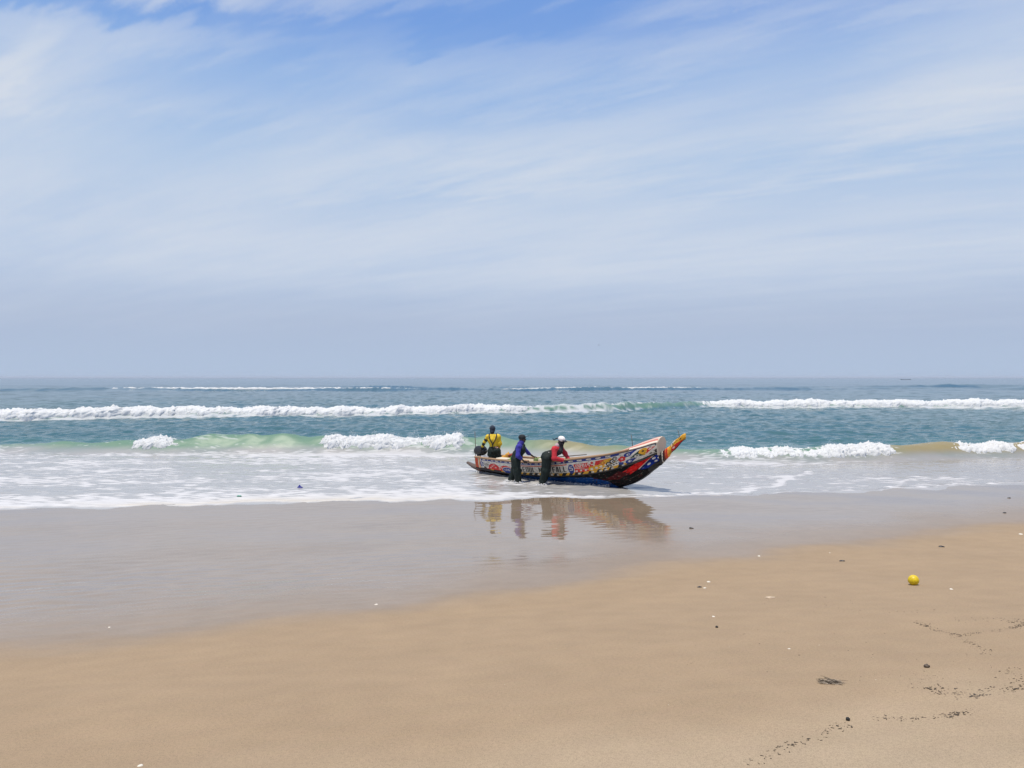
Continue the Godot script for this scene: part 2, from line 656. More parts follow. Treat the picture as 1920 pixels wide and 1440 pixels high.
# ---------------------------------------------------------------- sky
func sky_image() -> Image:
	var w := 4096
	var h := 2048
	var im := Image.create(w, h, false, Image.FORMAT_RGB8)
	var wisp := noise(5, 1.0, 5)
	wisp.domain_warp_enabled = true
	wisp.domain_warp_amplitude = 0.5
	wisp.domain_warp_frequency = 0.7
	var broad := noise(6, 1.0, 3)
	# gradient of clear air and of the thin veil, by height in degrees
	var air := [[0.0, 0.39, 0.485, 0.64], [4.0, 0.38, 0.46, 0.615], [9.0, 0.38, 0.50, 0.70], [15.0, 0.33, 0.48, 0.71], [20.0, 0.235, 0.40, 0.70], [25.0, 0.165, 0.315, 0.665], [50.0, 0.08, 0.19, 0.54], [90.0, 0.07, 0.17, 0.50]]
	var tr := quick_table(air, 1, 0.0, 90.0, 0.25)
	var tg := quick_table(air, 2, 0.0, 90.0, 0.25)
	var tb := quick_table(air, 3, 0.0, 90.0, 0.25)
	var veil := quick_table([[0, 0.08], [2.5, 0.10], [5.0, 0.28], [7.5, 0.52], [10, 0.68], [13, 0.64], [17, 0.60], [20, 0.52], [24, 0.44], [30, 0.4], [60, 0.35], [90, 0.35]], 1, 0.0, 90.0, 0.25)
	# broad clearings and thicker banks: azimuth, height, half widths, amount
	var spots := [[3.5, 25.4, 7.5, 1.3, -0.50], [-5.0, 24.2, 6.0, 0.8, -0.26], [-25.5, 23.5, 5.0, 0.8, -0.42], [-33.0, 22.4, 3.5, 0.6, -0.40], [-16.0, 23.6, 8.0, 0.9, -0.28], [15.0, 24.6, 7.0, 0.6, -0.18], [-18.0, 20.5, 8.0, 1.2, -0.16], [-32.0, 19.6, 2.4, 1.6, 0.24], [-32.5, 18.0, 3.0, 1.6, 0.20], [29.0, 17.2, 8.0, 2.4, 0.34], [5.0, 16.6, 12.0, 1.6, 0.14], [-31.0, 25.4, 5.0, 0.8, 0.34], [-22.0, 16.0, 8.0, 2.2, -0.20], [4.0, 19.0, 12.0, 0.8, -0.14], [22.0, 12.6, 12.0, 1.2, -0.18], [-6.0, 12.4, 12.0, 0.9, -0.18], [22.0, 21.5, 9.0, 1.4, -0.16]]
	var bytes := im.get_data()
	for j in h:
		var el := 90.0 - (j + 0.5) / h * 180.0
		if el < 0.0:
			break
		var e := deg_to_rad(el)
		var y := sin(e)
		var ce := cos(e)
		var r0 := look(tr, 0, 0.25, el)
		var g0 := look(tg, 0, 0.25, el)
		var b0 := look(tb, 0, 0.25, el)
		var v0 := look(veil, 0, 0.25, el)
		var soft := smoothstep(0.5, 10.0, el)
		for i in w:
			var k := (j * w + i) * 3
			var az := wrapf((i + 0.5) / w * TAU, -PI, PI)
			# coarser away from the part of the sky over the sea
			if (el > 32.0 or absf(az) > 0.9) and ((i & 1) or (j & 1)):
				var from := k - 3 if i & 1 else k - w * 3
				bytes[k] = bytes[from]
				bytes[k + 1] = bytes[from + 1]
				bytes[k + 2] = bytes[from + 2]
				continue
			var px := sin(az) * ce / (y + 0.10)
			var pz := cos(az) * ce / (y + 0.10)
			# streaks run across, rising a little to the right
			var a := px * 0.86 - pz * 0.51
			var b := pz * 0.86 + px * 0.51
			var t1 := wisp.get_noise_2d(a * 0.9 + 30.0, b * 4.2)
			var t2 := wisp.get_noise_2d(a * 2.4 + 60.0, b * 11.0)
			var t3 := wisp.get_noise_2d(a * 7.0 + 90.0, b * 26.0)
			var s := wisp.get_noise_2d(a * 0.42, b * 1.25) * 0.44 + t1 * 0.17 + t2 * 0.10 + t3 * 0.05 + broad.get_noise_2d(a * 0.30 + 9.0, b * 0.55) * 0.24
			var c := v0 + s * 0.62 * soft
			if absf(az) < 1.0:
				var deg := rad_to_deg(az)
				for q in spots:
					var dx: float = (deg - q[0] + 5.0 * t1) / q[2]
					var dy: float = (el - q[1] - (deg - q[0]) * 0.06 + 1.7 * t1 + 1.0 * t2 + 0.5 * t3) / q[3]
					var m := dx * dx + dy * dy
					if m < 6.0:
						c += q[4] * exp(-m) * (1.0 + 1.1 * s)
			c = maxf(c, 0.02) + (0.08 * maxf(0.0, t1 + 0.1) + 0.06 * maxf(0.0, t2)) * soft * clampf(1.0 - c, 0.0, 1.0)
			c = clampf(c, 0.0, 1.0)
			c = c * c * (2.2 - 1.2 * c) * 0.55 + c * 0.45
			var col := Color(lerpf(r0, 0.59, c), lerpf(g0, 0.642, c), lerpf(b0, 0.73, c)).linear_to_srgb()
			bytes[k] = int(clampf(col.r * 255.0 + rng.randf(), 0, 255))
			bytes[k + 1] = int(clampf(col.g * 255.0 + rng.randf(), 0, 255))
			bytes[k + 2] = int(clampf(col.b * 255.0 + rng.randf(), 0, 255))
	var under := lin(0.36, 0.42, 0.52)
	for k in range(h / 2 * w * 3, h * w * 3, 3):
		bytes[k] = under.r8
		bytes[k + 1] = under.g8
		bytes[k + 2] = under.b8
	return Image.create_from_data(w, h, false, Image.FORMAT_RGB8, bytes)


# ---------------------------------------------------------------- beach
const WET := [[-60, -10.0], [-20, 4.2], [-5.9, 8.85], [-4.25, 9.3], [-2.25, 10.2], [0, 11.8], [3.1, 14.1], [7.1, 15.95], [12.3, 18.5], [20, 22.5], [60, 44.0]]
var wet_table := PackedFloat32Array()


func wetness(x: float, d: float) -> float:
	var e := d - look(wet_table, -60.0, 0.5, x) + n_a.get_noise_2d(x * 0.3, d * 0.4 + 50.0) * 0.35 + n_f.get_noise_2d(x * 0.9, d * 1.4) * 0.22
	return 0.62 * smoothstep(-0.65, 0.9, e) + 0.38 * smoothstep(0.0, 5.0, e)


func make_beach() -> void:
	wet_table = quick_table(WET, 1, -60.0, 60.0, 0.5)
	var xs := both_sides(spaced(15.0, 0.075, 1.05, 60.0, 1.4, 900.0))
	var ds := PackedFloat32Array()
	var d := -300.0
	while d < 2.5:
		ds.append(d)
		d += clampf((2.5 - d) * 0.3, 0.3, 60.0)
	d = 2.5
	while d < 30.0:
		ds.append(d)
		d += 0.07
	while d < 60.0:
		ds.append(d)
		d += 1.0
	while d < 500.0:
		ds.append(d)
		d += 20.0
	var nx := xs.size()
	var nd := ds.size()
	var hs := PackedFloat32Array()
	var v := PackedVector3Array()
	var n := PackedVector3Array()
	var c := PackedColorArray()
	var uv := PackedVector2Array()
	var uv2 := PackedVector2Array()
	for a in [v, n, c, uv, uv2, hs]:
		a.resize(nx * nd)
	var k := 0
	for j in nd:
		d = ds[j]
		for i in nx:
			var x := xs[i]
			var y := ground(x, d)
			var w := 0.0
			if absf(x) < 45.0 and d > 1.0 and d < 31.0:
				w = wetness(x, d)
				y += n_a.get_noise_2d(x * 0.25, d * 0.35) * 0.018
				var dry := 1.0 - w
				# ripple marks left by the backwash in the wet sand, low lumps higher up
				y += w * (n_b.get_noise_2d(x * 1.1 + d * 1.2, d * 3.4 - x * 1.0) * (0.0016 + 0.0110 * smoothstep(17.0, 10.0, d) * smoothstep(3.0, -1.0, x)) + n_c.get_noise_2d(x * 0.9, d * 7.5) * 0.0006)
				y += dry * (n_c.get_noise_2d(x * 1.6, d * 2.0) * 0.004 + n_d.get_noise_2d(x * 6.0, d * 6.0) * 0.0007)
			hs[k] = y
			v[k] = Vector3(x, y, -d)
			uv[k] = Vector2(clampf((x + 40.0) / 80.0, 0.002, 0.998), clampf((d - 2.0) / 30.0, 0.004, 0.996))
			uv2[k] = Vector2(x / 1.3, d / 1.3)
			var mottle := 1.0 + 0.06 * n_f.get_noise_2d(x * 0.5, d * 0.7) + 0.04 * n_d.get_noise_2d(x * 2.0 + 5.0, d * 2.4)
			# drier, paler sand towards the top of the beach
			var high := smoothstep(1.25, 1.75, y + 0.10 * n_a.get_noise_2d(x * 0.5, d * 0.5 + 9.0))
			var col := Color(0.328, 0.240, 0.151).lerp(Color(0.380, 0.298, 0.204), high)
			col = col.lerp(Color(0.262, 0.204, 0.150), w)
			c[k] = Color(col.r * mottle, col.g * mottle, col.b * mottle)
			k += 1
	grid_normals(n, hs, xs, ds)
	var o := put("beach", mesh_of(v, grid_index(nx, nd), n, c, uv, uv2), null)
	tag(o, "", "", "", "structure")

	var rough := Image.create(1024, 512, false, Image.FORMAT_L8)
	var rb := rough.get_data()
	for j in 512:
		for i in 1024:
			var x := (i + 0.5) / 1024.0 * 80.0 - 40.0
			var dd := (j + 0.5) / 512.0 * 30.0 + 2.0
			rb[j * 1024 + i] = int(lerpf(242.0, 15.0 + 8.0 * n_b.get_noise_2d(x * 0.4, dd * 0.6), wetness(x, dd)))
	rough = Image.create_from_data(1024, 512, false, Image.FORMAT_L8, rb)
	var m := painted(1.0)
	m.roughness_texture = ImageTexture.create_from_image(rough)
	m.roughness_texture_channel = BaseMaterial3D.TEXTURE_CHANNEL_RED
	var grain := noise(31, 0.22, 3)
	var g := grain.get_seamless_image(512, 512)
	var gb := g.get_data()
	var speck := noise(32, 0.8, 1).get_seamless_image(512, 512).get_data()
	var coarse := noise(33, 0.06, 3).get_seamless_image(512, 512).get_data()
	var out := PackedByteArray()
	out.resize(512 * 512 * 3)
	for i in gb.size():
		var t := 0.95 + (gb[i] - 128) / 128.0 * 0.17 + (speck[i] - 128) / 128.0 * 0.11 + (coarse[i] - 128) / 128.0 * 0.06
		if speck[i] > 240:
			t = 0.70
		t = clampf(t, 0.3, 1.0) * 255.0
		out[i * 3] = int(t)
		out[i * 3 + 1] = int(t * 0.995)
		out[i * 3 + 2] = int(t * 0.985)
	var gi := Image.create_from_data(512, 512, false, Image.FORMAT_RGB8, out)
	gi.generate_mipmaps()
	m.detail_enabled = true
	m.detail_albedo = ImageTexture.create_from_image(gi)
	m.detail_blend_mode = BaseMaterial3D.BLEND_MODE_MUL
	m.detail_uv_layer = BaseMaterial3D.DETAIL_UV_2
	o.material_override = m


func grid_normals(n: PackedVector3Array, hs: PackedFloat32Array, xs: PackedFloat32Array, ds: PackedFloat32Array) -> void:
	var nx := xs.size()
	var nd := ds.size()
	for j in nd:
		var j0 := maxi(j - 1, 0)
		var j1 := mini(j + 1, nd - 1)
		var id := 1.0 / (ds[j1] - ds[j0])
		for i in nx:
			var i0 := maxi(i - 1, 0)
			var i1 := mini(i + 1, nx - 1)
			var sx := (hs[j * nx + i1] - hs[j * nx + i0]) / (xs[i1] - xs[i0])
			var sd := (hs[j1 * nx + i] - hs[j0 * nx + i]) * id
			n[j * nx + i] = Vector3(-sx, 1.0, sd).normalized()


# ---------------------------------------------------------------- sea
const SURF_END := 46.0


func make_sea() -> void:
	var xs := both_sides(spaced(26.0, 0.12, 1.022, 170.0, 1.35, 14000.0))
	var ds := PackedFloat32Array()
	var d := 17.0
	while d < SURF_END:
		ds.append(d)
		d += 0.11
	ds.append(SURF_END)
	var seam := ds.size() - 1
	var step := 0.12
	d = SURF_END + step
	while d < 330.0:
		ds.append(d)
		step = minf(step * 1.008, 1.6)
		d += step
	while d < 14000.0:
		ds.append(d)
		step *= 1.18
		d += step
	var nx := xs.size()
	var nd := ds.size()
	var v := PackedVector3Array()
	var n := PackedVector3Array()
	var c := PackedColorArray()
	var uv := PackedVector2Array()
	var hs := PackedFloat32Array()
	for a in [v, n, c, uv, hs]:
		a.resize(nx * nd)
	# what depends on x alone
	var edge := PackedFloat32Array()
	var crests := []
	var heights := []
	for i in nx:
		edge.append(swash_edge(xs[i]))
		var cr := PackedFloat32Array()
		var he := PackedFloat32Array()
		for w in 4:
			cr.append(crest(w, xs[i]))
			he.append(crest_height(w, xs[i]))
		crests.append(cr)
		heights.append(he)
	var k := 0
	for j in nd:
		d = ds[j]
		var deep := smoothstep(31.0, 46.0, d)
		var chop := lerpf(0.10, 1.0, deep)
		for i in nx:
			var x := xs[i]
			var wv := 0.0
			var rip := 0.0
			var gy := -9.0
			if d < 700.0 and absf(x) < 700.0:
				wv = waves(x, d, crests[i], heights[i])
				rip = n_a.get_noise_2d(x * 0.16, d * 0.36) * 0.075 + n_b.get_noise_2d(x * 0.42 + d * 0.1, d * 1.0) * 0.068
				rip += n_c.get_noise_2d(x * 0.05 + 7.0, d * 0.15) * 0.16 * deep
				if d < 260.0:
					rip += n_c.get_noise_2d(x * 0.85 - d * 0.2, d * 2.2) * 0.056
				if d < 130.0:
					rip += n_d.get_noise_2d(x * 2.0, d * 4.4) * 0.016
				if d > 90.0:
					rip += n_d.get_noise_2d(x * 0.02, d * 0.06) * 0.3 * smoothstep(90.0, 240.0, d)
			var y := wv + rip * chop
			var clear := 1.0
			if d < SURF_END:
				gy = ground(x, d)
				var e := d - edge[i]
				y += lerpf(0.095, 0.03, smoothstep(30.0, 44.0, d))
				var film := gy + clampf(e * 0.03, -0.04, 0.012)
				if e > -0.2 and e < 0.9:
					film += (0.020 + 0.026 * n_d.get_noise_2d(x * 3.0, d * 3.0)) * exp(-(e - 0.22) * (e - 0.22) / 0.03)
				var stirred := exp(-(x - 1.8) * (x - 1.8) / 9.0 - (d - 25.6) * (d - 25.6) / 3.0)
				var ripple := (n_b.get_noise_2d(x * 1.1, d * 2.6) * 0.014 + n_d.get_noise_2d(x * 2.0, d * 4.2) * 0.011) * smoothstep(0.3, 2.5, e) * (1.0 + 0.9 * stirred)
				film += ripple
				y += ripple * 0.8
				y = lerpf(film, maxf(film, y), smoothstep(0.1, 2.2, e))
				clear = smoothstep(20.0, 31.0, d)
			hs[k] = y
			v[k] = Vector3(x, y, -d)
			uv[k] = Vector2((x + 36.0) / 72.0, (d - 18.0) / 28.0)
			# colour of the water itself: milky and sandy in the wash, blue-green in the deep; light through thin waves painted in as green
			var side := clampf((x - 4.0) / 14.0, 0.0, 1.0)
			var wash := Color(0.325, 0.318, 0.312).lerp(Color(0.275, 0.260, 0.248), side)
			var open := Color(0.040, 0.108, 0.124).lerp(Color(0.042, 0.100, 0.138), smoothstep(60.0, 250.0, d))
			var past := smoothstep(crests[i][0] - 2.5, crests[i][0] + 3.0, d + n_a.get_noise_2d(x * 0.3, d * 0.4) * 1.0)
			var col := wash.lerp(Color(0.062, 0.145, 0.145), past).lerp(open, smoothstep(crests[i][0] + 1.0, crests[i][0] + 12.0, d))
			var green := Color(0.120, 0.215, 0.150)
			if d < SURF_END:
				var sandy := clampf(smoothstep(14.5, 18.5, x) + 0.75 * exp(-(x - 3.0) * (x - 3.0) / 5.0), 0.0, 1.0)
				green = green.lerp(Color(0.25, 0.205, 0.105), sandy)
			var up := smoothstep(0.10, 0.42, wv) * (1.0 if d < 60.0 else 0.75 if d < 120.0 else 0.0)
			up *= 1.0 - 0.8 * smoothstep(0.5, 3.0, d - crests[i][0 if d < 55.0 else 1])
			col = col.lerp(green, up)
			# foam left on the water before and behind the outer breaker
			var u: float = d - crests[i][1]
			if d > SURF_END and u > -4.0 and u < 7.0 and absf(x) < 200.0:
				var torn: float = smoothstep(20.0, 6.0, x) + smoothstep(20.0, 26.0, x)
				var m: float = (0.62 * exp(-absf(u + 1.5) / 0.8) if u < -0.6 else 0.50 * exp(-maxf(u, 0.0) / 2.2)) * torn
				col = col.lerp(Color(0.55, 0.56, 0.57), 0.8 * smoothstep(0.62 - m, 0.98 - m, 0.5 + 0.5 * n_f.get_noise_2d(x * 0.55, d * 1.6)))
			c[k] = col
			k += 1
	grid_normals(n, hs, xs, ds)
	var cut := (seam + 1) * nx
	var near_m := painted(1.0)
	near_m.metallic_specular = 0.42
	foam_maps(near_m)
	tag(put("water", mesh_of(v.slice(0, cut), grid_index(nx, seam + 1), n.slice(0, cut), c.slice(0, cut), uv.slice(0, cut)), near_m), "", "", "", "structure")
	var far_m := painted(0.16)
	far_m.metallic_specular = 0.42
	cut -= nx
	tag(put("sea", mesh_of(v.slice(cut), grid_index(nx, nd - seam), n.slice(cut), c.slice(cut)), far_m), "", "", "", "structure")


# lacy foam lying on the shallow water: a colour, a roughness and a relief for the same square of sea
func foam_maps(m: StandardMaterial3D) -> void:
	var w := 2048
	var h := 1024
	var lace := FastNoiseLite.new()
	lace.seed = 3
	lace.noise_type = FastNoiseLite.TYPE_CELLULAR
	lace.frequency = 0.022
	lace.cellular_return_type = FastNoiseLite.RETURN_DISTANCE2_SUB
	lace.fractal_type = FastNoiseLite.FRACTAL_FBM
	lace.fractal_octaves = 3
	lace.domain_warp_enabled = true
	lace.domain_warp_amplitude = 26.0
	lace.domain_warp_frequency = 0.02
	var a := lace.get_image(w * 6 / 10, h)
	a.resize(w, h, Image.INTERPOLATE_CUBIC)
	var la := a.get_data()
	var patch := noise(41, 0.006, 4).get_image(w / 2, h)
	patch.resize(w, h, Image.INTERPOLATE_CUBIC)
	var pa := patch.get_data()
	var fine := noise(42, 0.11, 3).get_image(w * 4 / 10, h)
	fine.resize(w, h, Image.INTERPOLATE_CUBIC)
	var fi := fine.get_data()
	lace.seed = 4
	lace.frequency = 0.055
	var net := lace.get_image(w * 6 / 10, h)
	net.resize(w, h, Image.INTERPOLATE_CUBIC)
	var ne := net.get_data()
	var inner := quick_table([[20, -4.0], [22.6, 1.0], [23.5, 4.5], [24.7, 7.2], [25.8, 8.6], [27.7, 10.0], [29.3, 10.7], [33, 11.6], [50, 12.5]], 1, 20.0, 50.0, 0.25)
	var edge := PackedFloat32Array()
	var wave := PackedFloat32Array()
	var high := PackedFloat32Array()
	for i in w:
		var x := (i + 0.5) / w * 72.0 - 36.0
		edge.append(swash_edge(x))
		wave.append(crest(0, x))
		high.append(crest_height(0, x))
	var col := PackedByteArray()
	col.resize(w * h * 4)
	var rou := PackedByteArray()
	rou.resize(w * h)
	var rel := PackedByteArray()
	rel.resize(w * h)
	for j in h:
		var d := (j + 0.5) / h * 28.0 + 18.0
		var xi := look(inner, 20.0, 0.25, d)
		for i in w:
			var x := (i + 0.5) / w * 72.0 - 36.0
			var k := j * w + i
			var e := d - edge[i]
			var wv := d - wave[i]
			var p := pa[k] / 255.0
			var t := 1.0 - (la[k] * 0.62 + ne[k] * 0.38) / 255.0
			var g := fi[k] / 255.0
			var q := x - xi + (p - 0.5) * 2.4
			var cov := 0.0
			var torn := 0.0
			for sg in NEAR_FOAM:
				torn = maxf(torn, exp(-maxf(0.0, maxf(sg[0] - x, x - sg[1])) / 0.9))
			if wv < -0.4:
				# inside the wash: thick and white at its lower edge, thinner and streaky behind; little of it right of the inner rim
				var left := 0.28 + 0.27 * exp(-maxf(e, 0.0) / 1.2) + 0.16 * exp(-maxf(e, 0.0) / 4.0) * smoothstep(-2.0, -12.0, x) + 0.08 * smoothstep(-5.0, -1.6, wv)
				var right := 0.12 + 0.40 * exp(-maxf(e, 0.0) / 0.10)
				var rim := 0.40 * exp(-q * q / 0.10)
				# water stirred up and cleared of foam under the boat and round the legs
				left -= 0.26 * exp(-(x - 1.8) * (x - 1.8) / 9.0 - (d - 25.4) * (d - 25.4) / 3.2)
				cov = lerpf(left, right, smoothstep(-0.5, 0.4, q)) + rim * smoothstep(33.0, 28.0, d)
				# the steep face of the wave is clear water with a few threads of foam
				cov += 0.22 * torn * smoothstep(-3.4, -1.4, wv)
				cov = lerpf(cov, 0.02 + 0.22 * torn, smoothstep(-1.5, -0.8, wv) * smoothstep(0.2, 0.45, high[i]))
			else:
				cov = (0.05 + 0.12 * torn) * exp(-maxf(wv, 0.0) / 1.2) + 0.16 * smoothstep(-8.0, -22.0, x) * exp(-wv / 4.0)
			cov += (p - 0.5) * 0.5
			var thin := smoothstep(-2.2, -1.0, wv)
			var s := t * lerpf(0.55, 0.30, thin) + g * lerpf(0.45, 0.70, thin)
			var f := smoothstep(0.84 - cov * 0.80, 1.02 - cov * 0.80, s)
			f = minf(f, 1.0 - 0.45 * thin * smoothstep(0.6, 0.2, wv)) if wv < 0.6 else f
			f = clampf(f, 0.0, 1.0) * (0.40 + 0.42 * g + 0.14 * exp(-maxf(e, 0.0) / 1.0))
			f *= smoothstep(-0.06, 0.22, e) * 0.85 + 0.15
			var dirt := smoothstep(0.45, 0.75, p) * exp(-absf(e - 0.35) / 0.4) * 0.35 * smoothstep(3.0, -6.0, x)
			col[k * 4] = int(206.0 - 22.0 * dirt)
			col[k * 4 + 1] = int(206.0 - 45.0 * dirt)
			col[k * 4 + 2] = int(208.0 - 90.0 * dirt)
			col[k * 4 + 3] = int(255.0 * f)
			rou[k] = int(lerpf(42.0 + 75.0 * thin * smoothstep(3.0, 1.0, wv), 190.0, f))
			rel[k] = int(clampf(70.0 * g + 150.0 * f * (0.6 + 0.4 * t), 0.0, 255.0))
	m.detail_enabled = true
	m.detail_blend_mode = BaseMaterial3D.BLEND_MODE_MIX
	m.detail_albedo = ImageTexture.create_from_image(Image.create_from_data(w, h, false, Image.FORMAT_RGBA8, col))
	m.detail_uv_layer = BaseMaterial3D.DETAIL_UV_1
	m.roughness_texture = ImageTexture.create_from_image(Image.create_from_data(w, h, false, Image.FORMAT_L8, rou))
	m.roughness_texture_channel = BaseMaterial3D.TEXTURE_CHANNEL_RED
	m.heightmap_enabled = true
	m.heightmap_texture = ImageTexture.create_from_image(Image.create_from_data(w, h, false, Image.FORMAT_L8, rel))
	m.heightmap_scale = 3.0
	m.texture_repeat = false


# ---------------------------------------------------------------- breaking crests
var lumps_big: FastNoiseLite
var lumps_small: FastNoiseLite


# how full the roller is along its length
func roller_size(w: int, x: float, x0: float, x1: float, fade: float, size: float) -> float:
	var s := smoothstep(0.0, fade, x - x0 + 0.25 * fade * n_b.get_noise_1d(x * 2.0)) * smoothstep(0.0, fade, x1 - x)
	return s * (1.0 + 0.16 * n_a.get_noise_2d(x * 0.22 / size, 80.0 + w) + 0.07 * n_c.get_noise_2d(x * 1.7 / size, 90.0))


func roller_point(a: float, dc: float, x: float, ph: float, s: float, size: float, low: float) -> Vector3:
	var sn := sin(ph)
	var cs := cos(ph)
	var rise := (a * (1.0 - low) + 0.12 * size) * s
	var reach := (maxf(0.95 * size, 0.78 if low < 0.5 else 0.3) if size < 0.8 else 1.35 * size) if cs > 0.0 else 1.7 * size
	reach *= 1.0 + 0.22 * n_d.get_noise_2d(x * 0.8 / size, 500.0) + 0.10 * n_c.get_noise_2d(x * 3.0 / size, 510.0)
	return Vector3(x, 0.04 + a * low - 0.12 * size + (rise + 0.12 * size) * pow(sn, 0.7), dc - cs * reach * s * (1.0 - 0.7 * low))


func roller(called: String, w: int, x0: float, x1: float, dx: float, sides: int, size: float, fade: float, low: float, mat: Material, label: String, flecks := 0) -> void:
	var v := PackedVector3Array()
	var nx := int((x1 - x0) / dx) + 1
	for i in nx:
		var x := x0 + i * dx
		var a := crest_height(w, x)
		var dc := crest(w, x)
		var s := roller_size(w, x, x0, x1, fade, size)
		if low > 0.5 and w < 2:
			s *= 0.75 * smoothstep(-0.1, 0.5, n_b.get_noise_2d(x * 0.9, 600.0))
		for k in sides + 1:
			var ph := PI * k / sides
			var sn := sin(ph)
			var cs := cos(ph)
			var p := roller_point(a, dc, x, ph, s, size, low)
			var q := p / size
			var big := lumps_big.get_noise_3d(q.x * 0.8, q.y * 1.1, q.z)
			var small := lumps_small.get_noise_3d(q.x, q.y, q.z)
			var spiky := maxf(0.0, n_d.get_noise_3d(q.x * 7.0, q.y * 4.0, q.z * 5.0))
			var out := size * s * (-0.075 * big - 0.04 * small - 0.05 + 0.24 * spiky * spiky * sn + 0.13 * n_f.get_noise_3d(q.x * 0.9, q.y * 1.6, q.z * 1.6))
			p += Vector3(0.12 * n_c.get_noise_3dv(q * 3.0) * size, sn * out + 0.05 * size * n_b.get_noise_3dv(q * 2.5) * s, -cs * out)
			v.append(Vector3(p.x, p.y, -p.z))
	var idx := PackedInt32Array()
	var row := sides + 1
	for i in nx - 1:
		for k in sides:
			var a := i * row + k
			idx.append_array([a, a + 1, a + row + 1, a, a + row + 1, a + row])
	var o := put(called, mesh_of(v, idx), mat)
	tag(o, label, "breaking wave", "white crests of breaking waves", "stuff")
	if flecks == 0:
		return
	# clots of foam and drops thrown off the crest
	var drop := lump(Vector3(1.25, 1.0, 1.0), 70 + w, 0.5, 4, 6)
	drop.surface_set_material(0, mat)
	var mm := MultiMesh.new()
	mm.transform_format = MultiMesh.TRANSFORM_3D
	mm.mesh = drop
	mm.instance_count = flecks
	for i in flecks:
		var x := rng.randf_range(x0, x1)
		var s := roller_size(w, x, x0, x1, fade, size)
		var a := crest_height(w, x)
		var ph := rng.randf_range(0.06, 0.8) * PI
		var p := roller_point(a, crest(w, x), x, ph, s, size, low)
		var r := size * rng.randf_range(0.005, 0.017)
		if i % 2 == 0:
			var burst := maxf(0.04, 0.30 + 0.9 * n_a.get_noise_2d(x * 0.7 / size, 300.0 + w) + 0.5 * n_b.get_noise_2d(x * 2.2 / size, 310.0))
			ph = rng.randf_range(0.35, 0.72) * PI
			p = roller_point(a, crest(w, x), x, ph, s, size, low)
			p.y += pow(rng.randf(), 2.4) * 0.75 * size * burst * s
			r *= 0.6
		else:
			p += Vector3(0, sin(ph), -cos(ph)) * size * s * rng.randf_range(-0.14, 0.05)
			r *= rng.randf_range(0.8, 1.9)
		mm.set_instance_transform(i, Transform3D(Basis(Vector3(1, 0.3, 0.2).normalized(), rng.randf() * TAU).scaled_local(Vector3.ONE * r), Vector3(p.x + rng.randfn(0.0, 0.02), p.y, -p.z)))
	var f := MultiMeshInstance3D.new()
	f.name = numbered("spray", self)
	f.multimesh = mm
	add_child(f, true)
	tag(f, "", "", "", "stuff")


func make_breakers() -> void:
	lumps_big = FastNoiseLite.new()
	lumps_big.seed = 8
	lumps_big.noise_type = FastNoiseLite.TYPE_CELLULAR
	lumps_big.frequency = 4.6
	lumps_big.fractal_type = FastNoiseLite.FRACTAL_FBM
	lumps_big.fractal_octaves = 2
	lumps_small = lumps_big.duplicate()
	lumps_small.seed = 9
	lumps_small.frequency = 12.0
	var foam := flat(0.76, 0.77, 0.78, 1.0)
	foam.backlight_enabled = true
	foam.backlight = Color(0.75, 0.77, 0.8)
	roller("breaker_foam", 0, -20.6, -14.4, 0.045, 40, 0.62, 3.0, 0.25, foam, "short white tumbling crest left of the clear green wave face", 14000)
	roller("breaker_foam", 0, -16.0, -11.0, 0.045, 20, 0.13, 2.0, 0.72, foam, "thin white lip running along the clear green wave face", 2500)
	roller("breaker_foam", 0, -10.8, -0.9, 0.045, 44, 0.72, 1.8, 0.0, foam, "thick white breaking wave directly left of the boat stern", 20000)
	roller("breaker_foam", 0, 7.4, 19.0, 0.045, 40, 0.52, 2.6, 0.0, foam, "low white breaking wave right of the boat bow", 15000)
	roller("breaker_foam", 0, 17.4, 20.4, 0.05, 20, 0.36, 1.0, 0.55, foam, "thin white lip on the brown curl near the right edge", 1500)
	roller("breaker_foam", 0, 18.9, 34.0, 0.06, 36, 0.55, 2.0, 0.1, foam, "white breaking crest behind the brown curl at the right edge", 12000)
	roller("breaker_foam", 1, -110.0, 14.0, 0.12, 30, 0.9, 17.0, 0.05, foam, "long white breaking wave farther out spanning the left half", 40000)
	roller("breaker_foam", 1, -4.0, 21.0, 0.10, 24, 0.5, 5.0, 0.72, foam, "thin white lip on the green wave behind the boat", 6000)
	roller("breaker_foam", 1, 21.5, 120.0, 0.12, 30, 0.85, 4.0, 0.0, foam, "long white breaking wave farther out on the right side", 34000)
	roller("breaker_foam", 2, -128.0, -12.0, 0.5, 16, 1.0, 26.0, 0.55, foam, "thin white line of foam far out on the left")
	roller("breaker_foam", 2, -8.0, 70.0, 0.5, 16, 0.75, 24.0, 0.6, foam, "faint white line of foam far out right of centre")


# water thrown up where legs and hull stand in the wash
func splash(points: Array, count: int, spread: float, mat: Material) -> void:
	var drop := lump(Vector3(1.6, 0.7, 1.2), 88, 0.5, 4, 6)
	drop.surface_set_material(0, mat)
	var mm := MultiMesh.new()
	mm.transform_format = MultiMesh.TRANSFORM_3D
	mm.mesh = drop
	mm.instance_count = count
	for i in count:
		var p: Vector2 = points[rng.randi() % points.size()]
		var a := rng.randf() * TAU
		var r := spread * (0.6 + absf(rng.randfn(0.0, 0.5)))
		var z := rng.randf_range(0.006, 0.022)
		mm.set_instance_transform(i, Transform3D(Basis(Vector3.UP, a).scaled_local(Vector3.ONE * z), Vector3(p.x + cos(a) * r, 0.095 + 0.06 * pow(rng.randf(), 4.0), -(p.y + sin(a) * r))))
	var o := MultiMeshInstance3D.new()
	o.name = numbered("splash", self)
	o.multimesh = mm
	add_child(o, true)
	tag(o, "", "", "", "stuff")


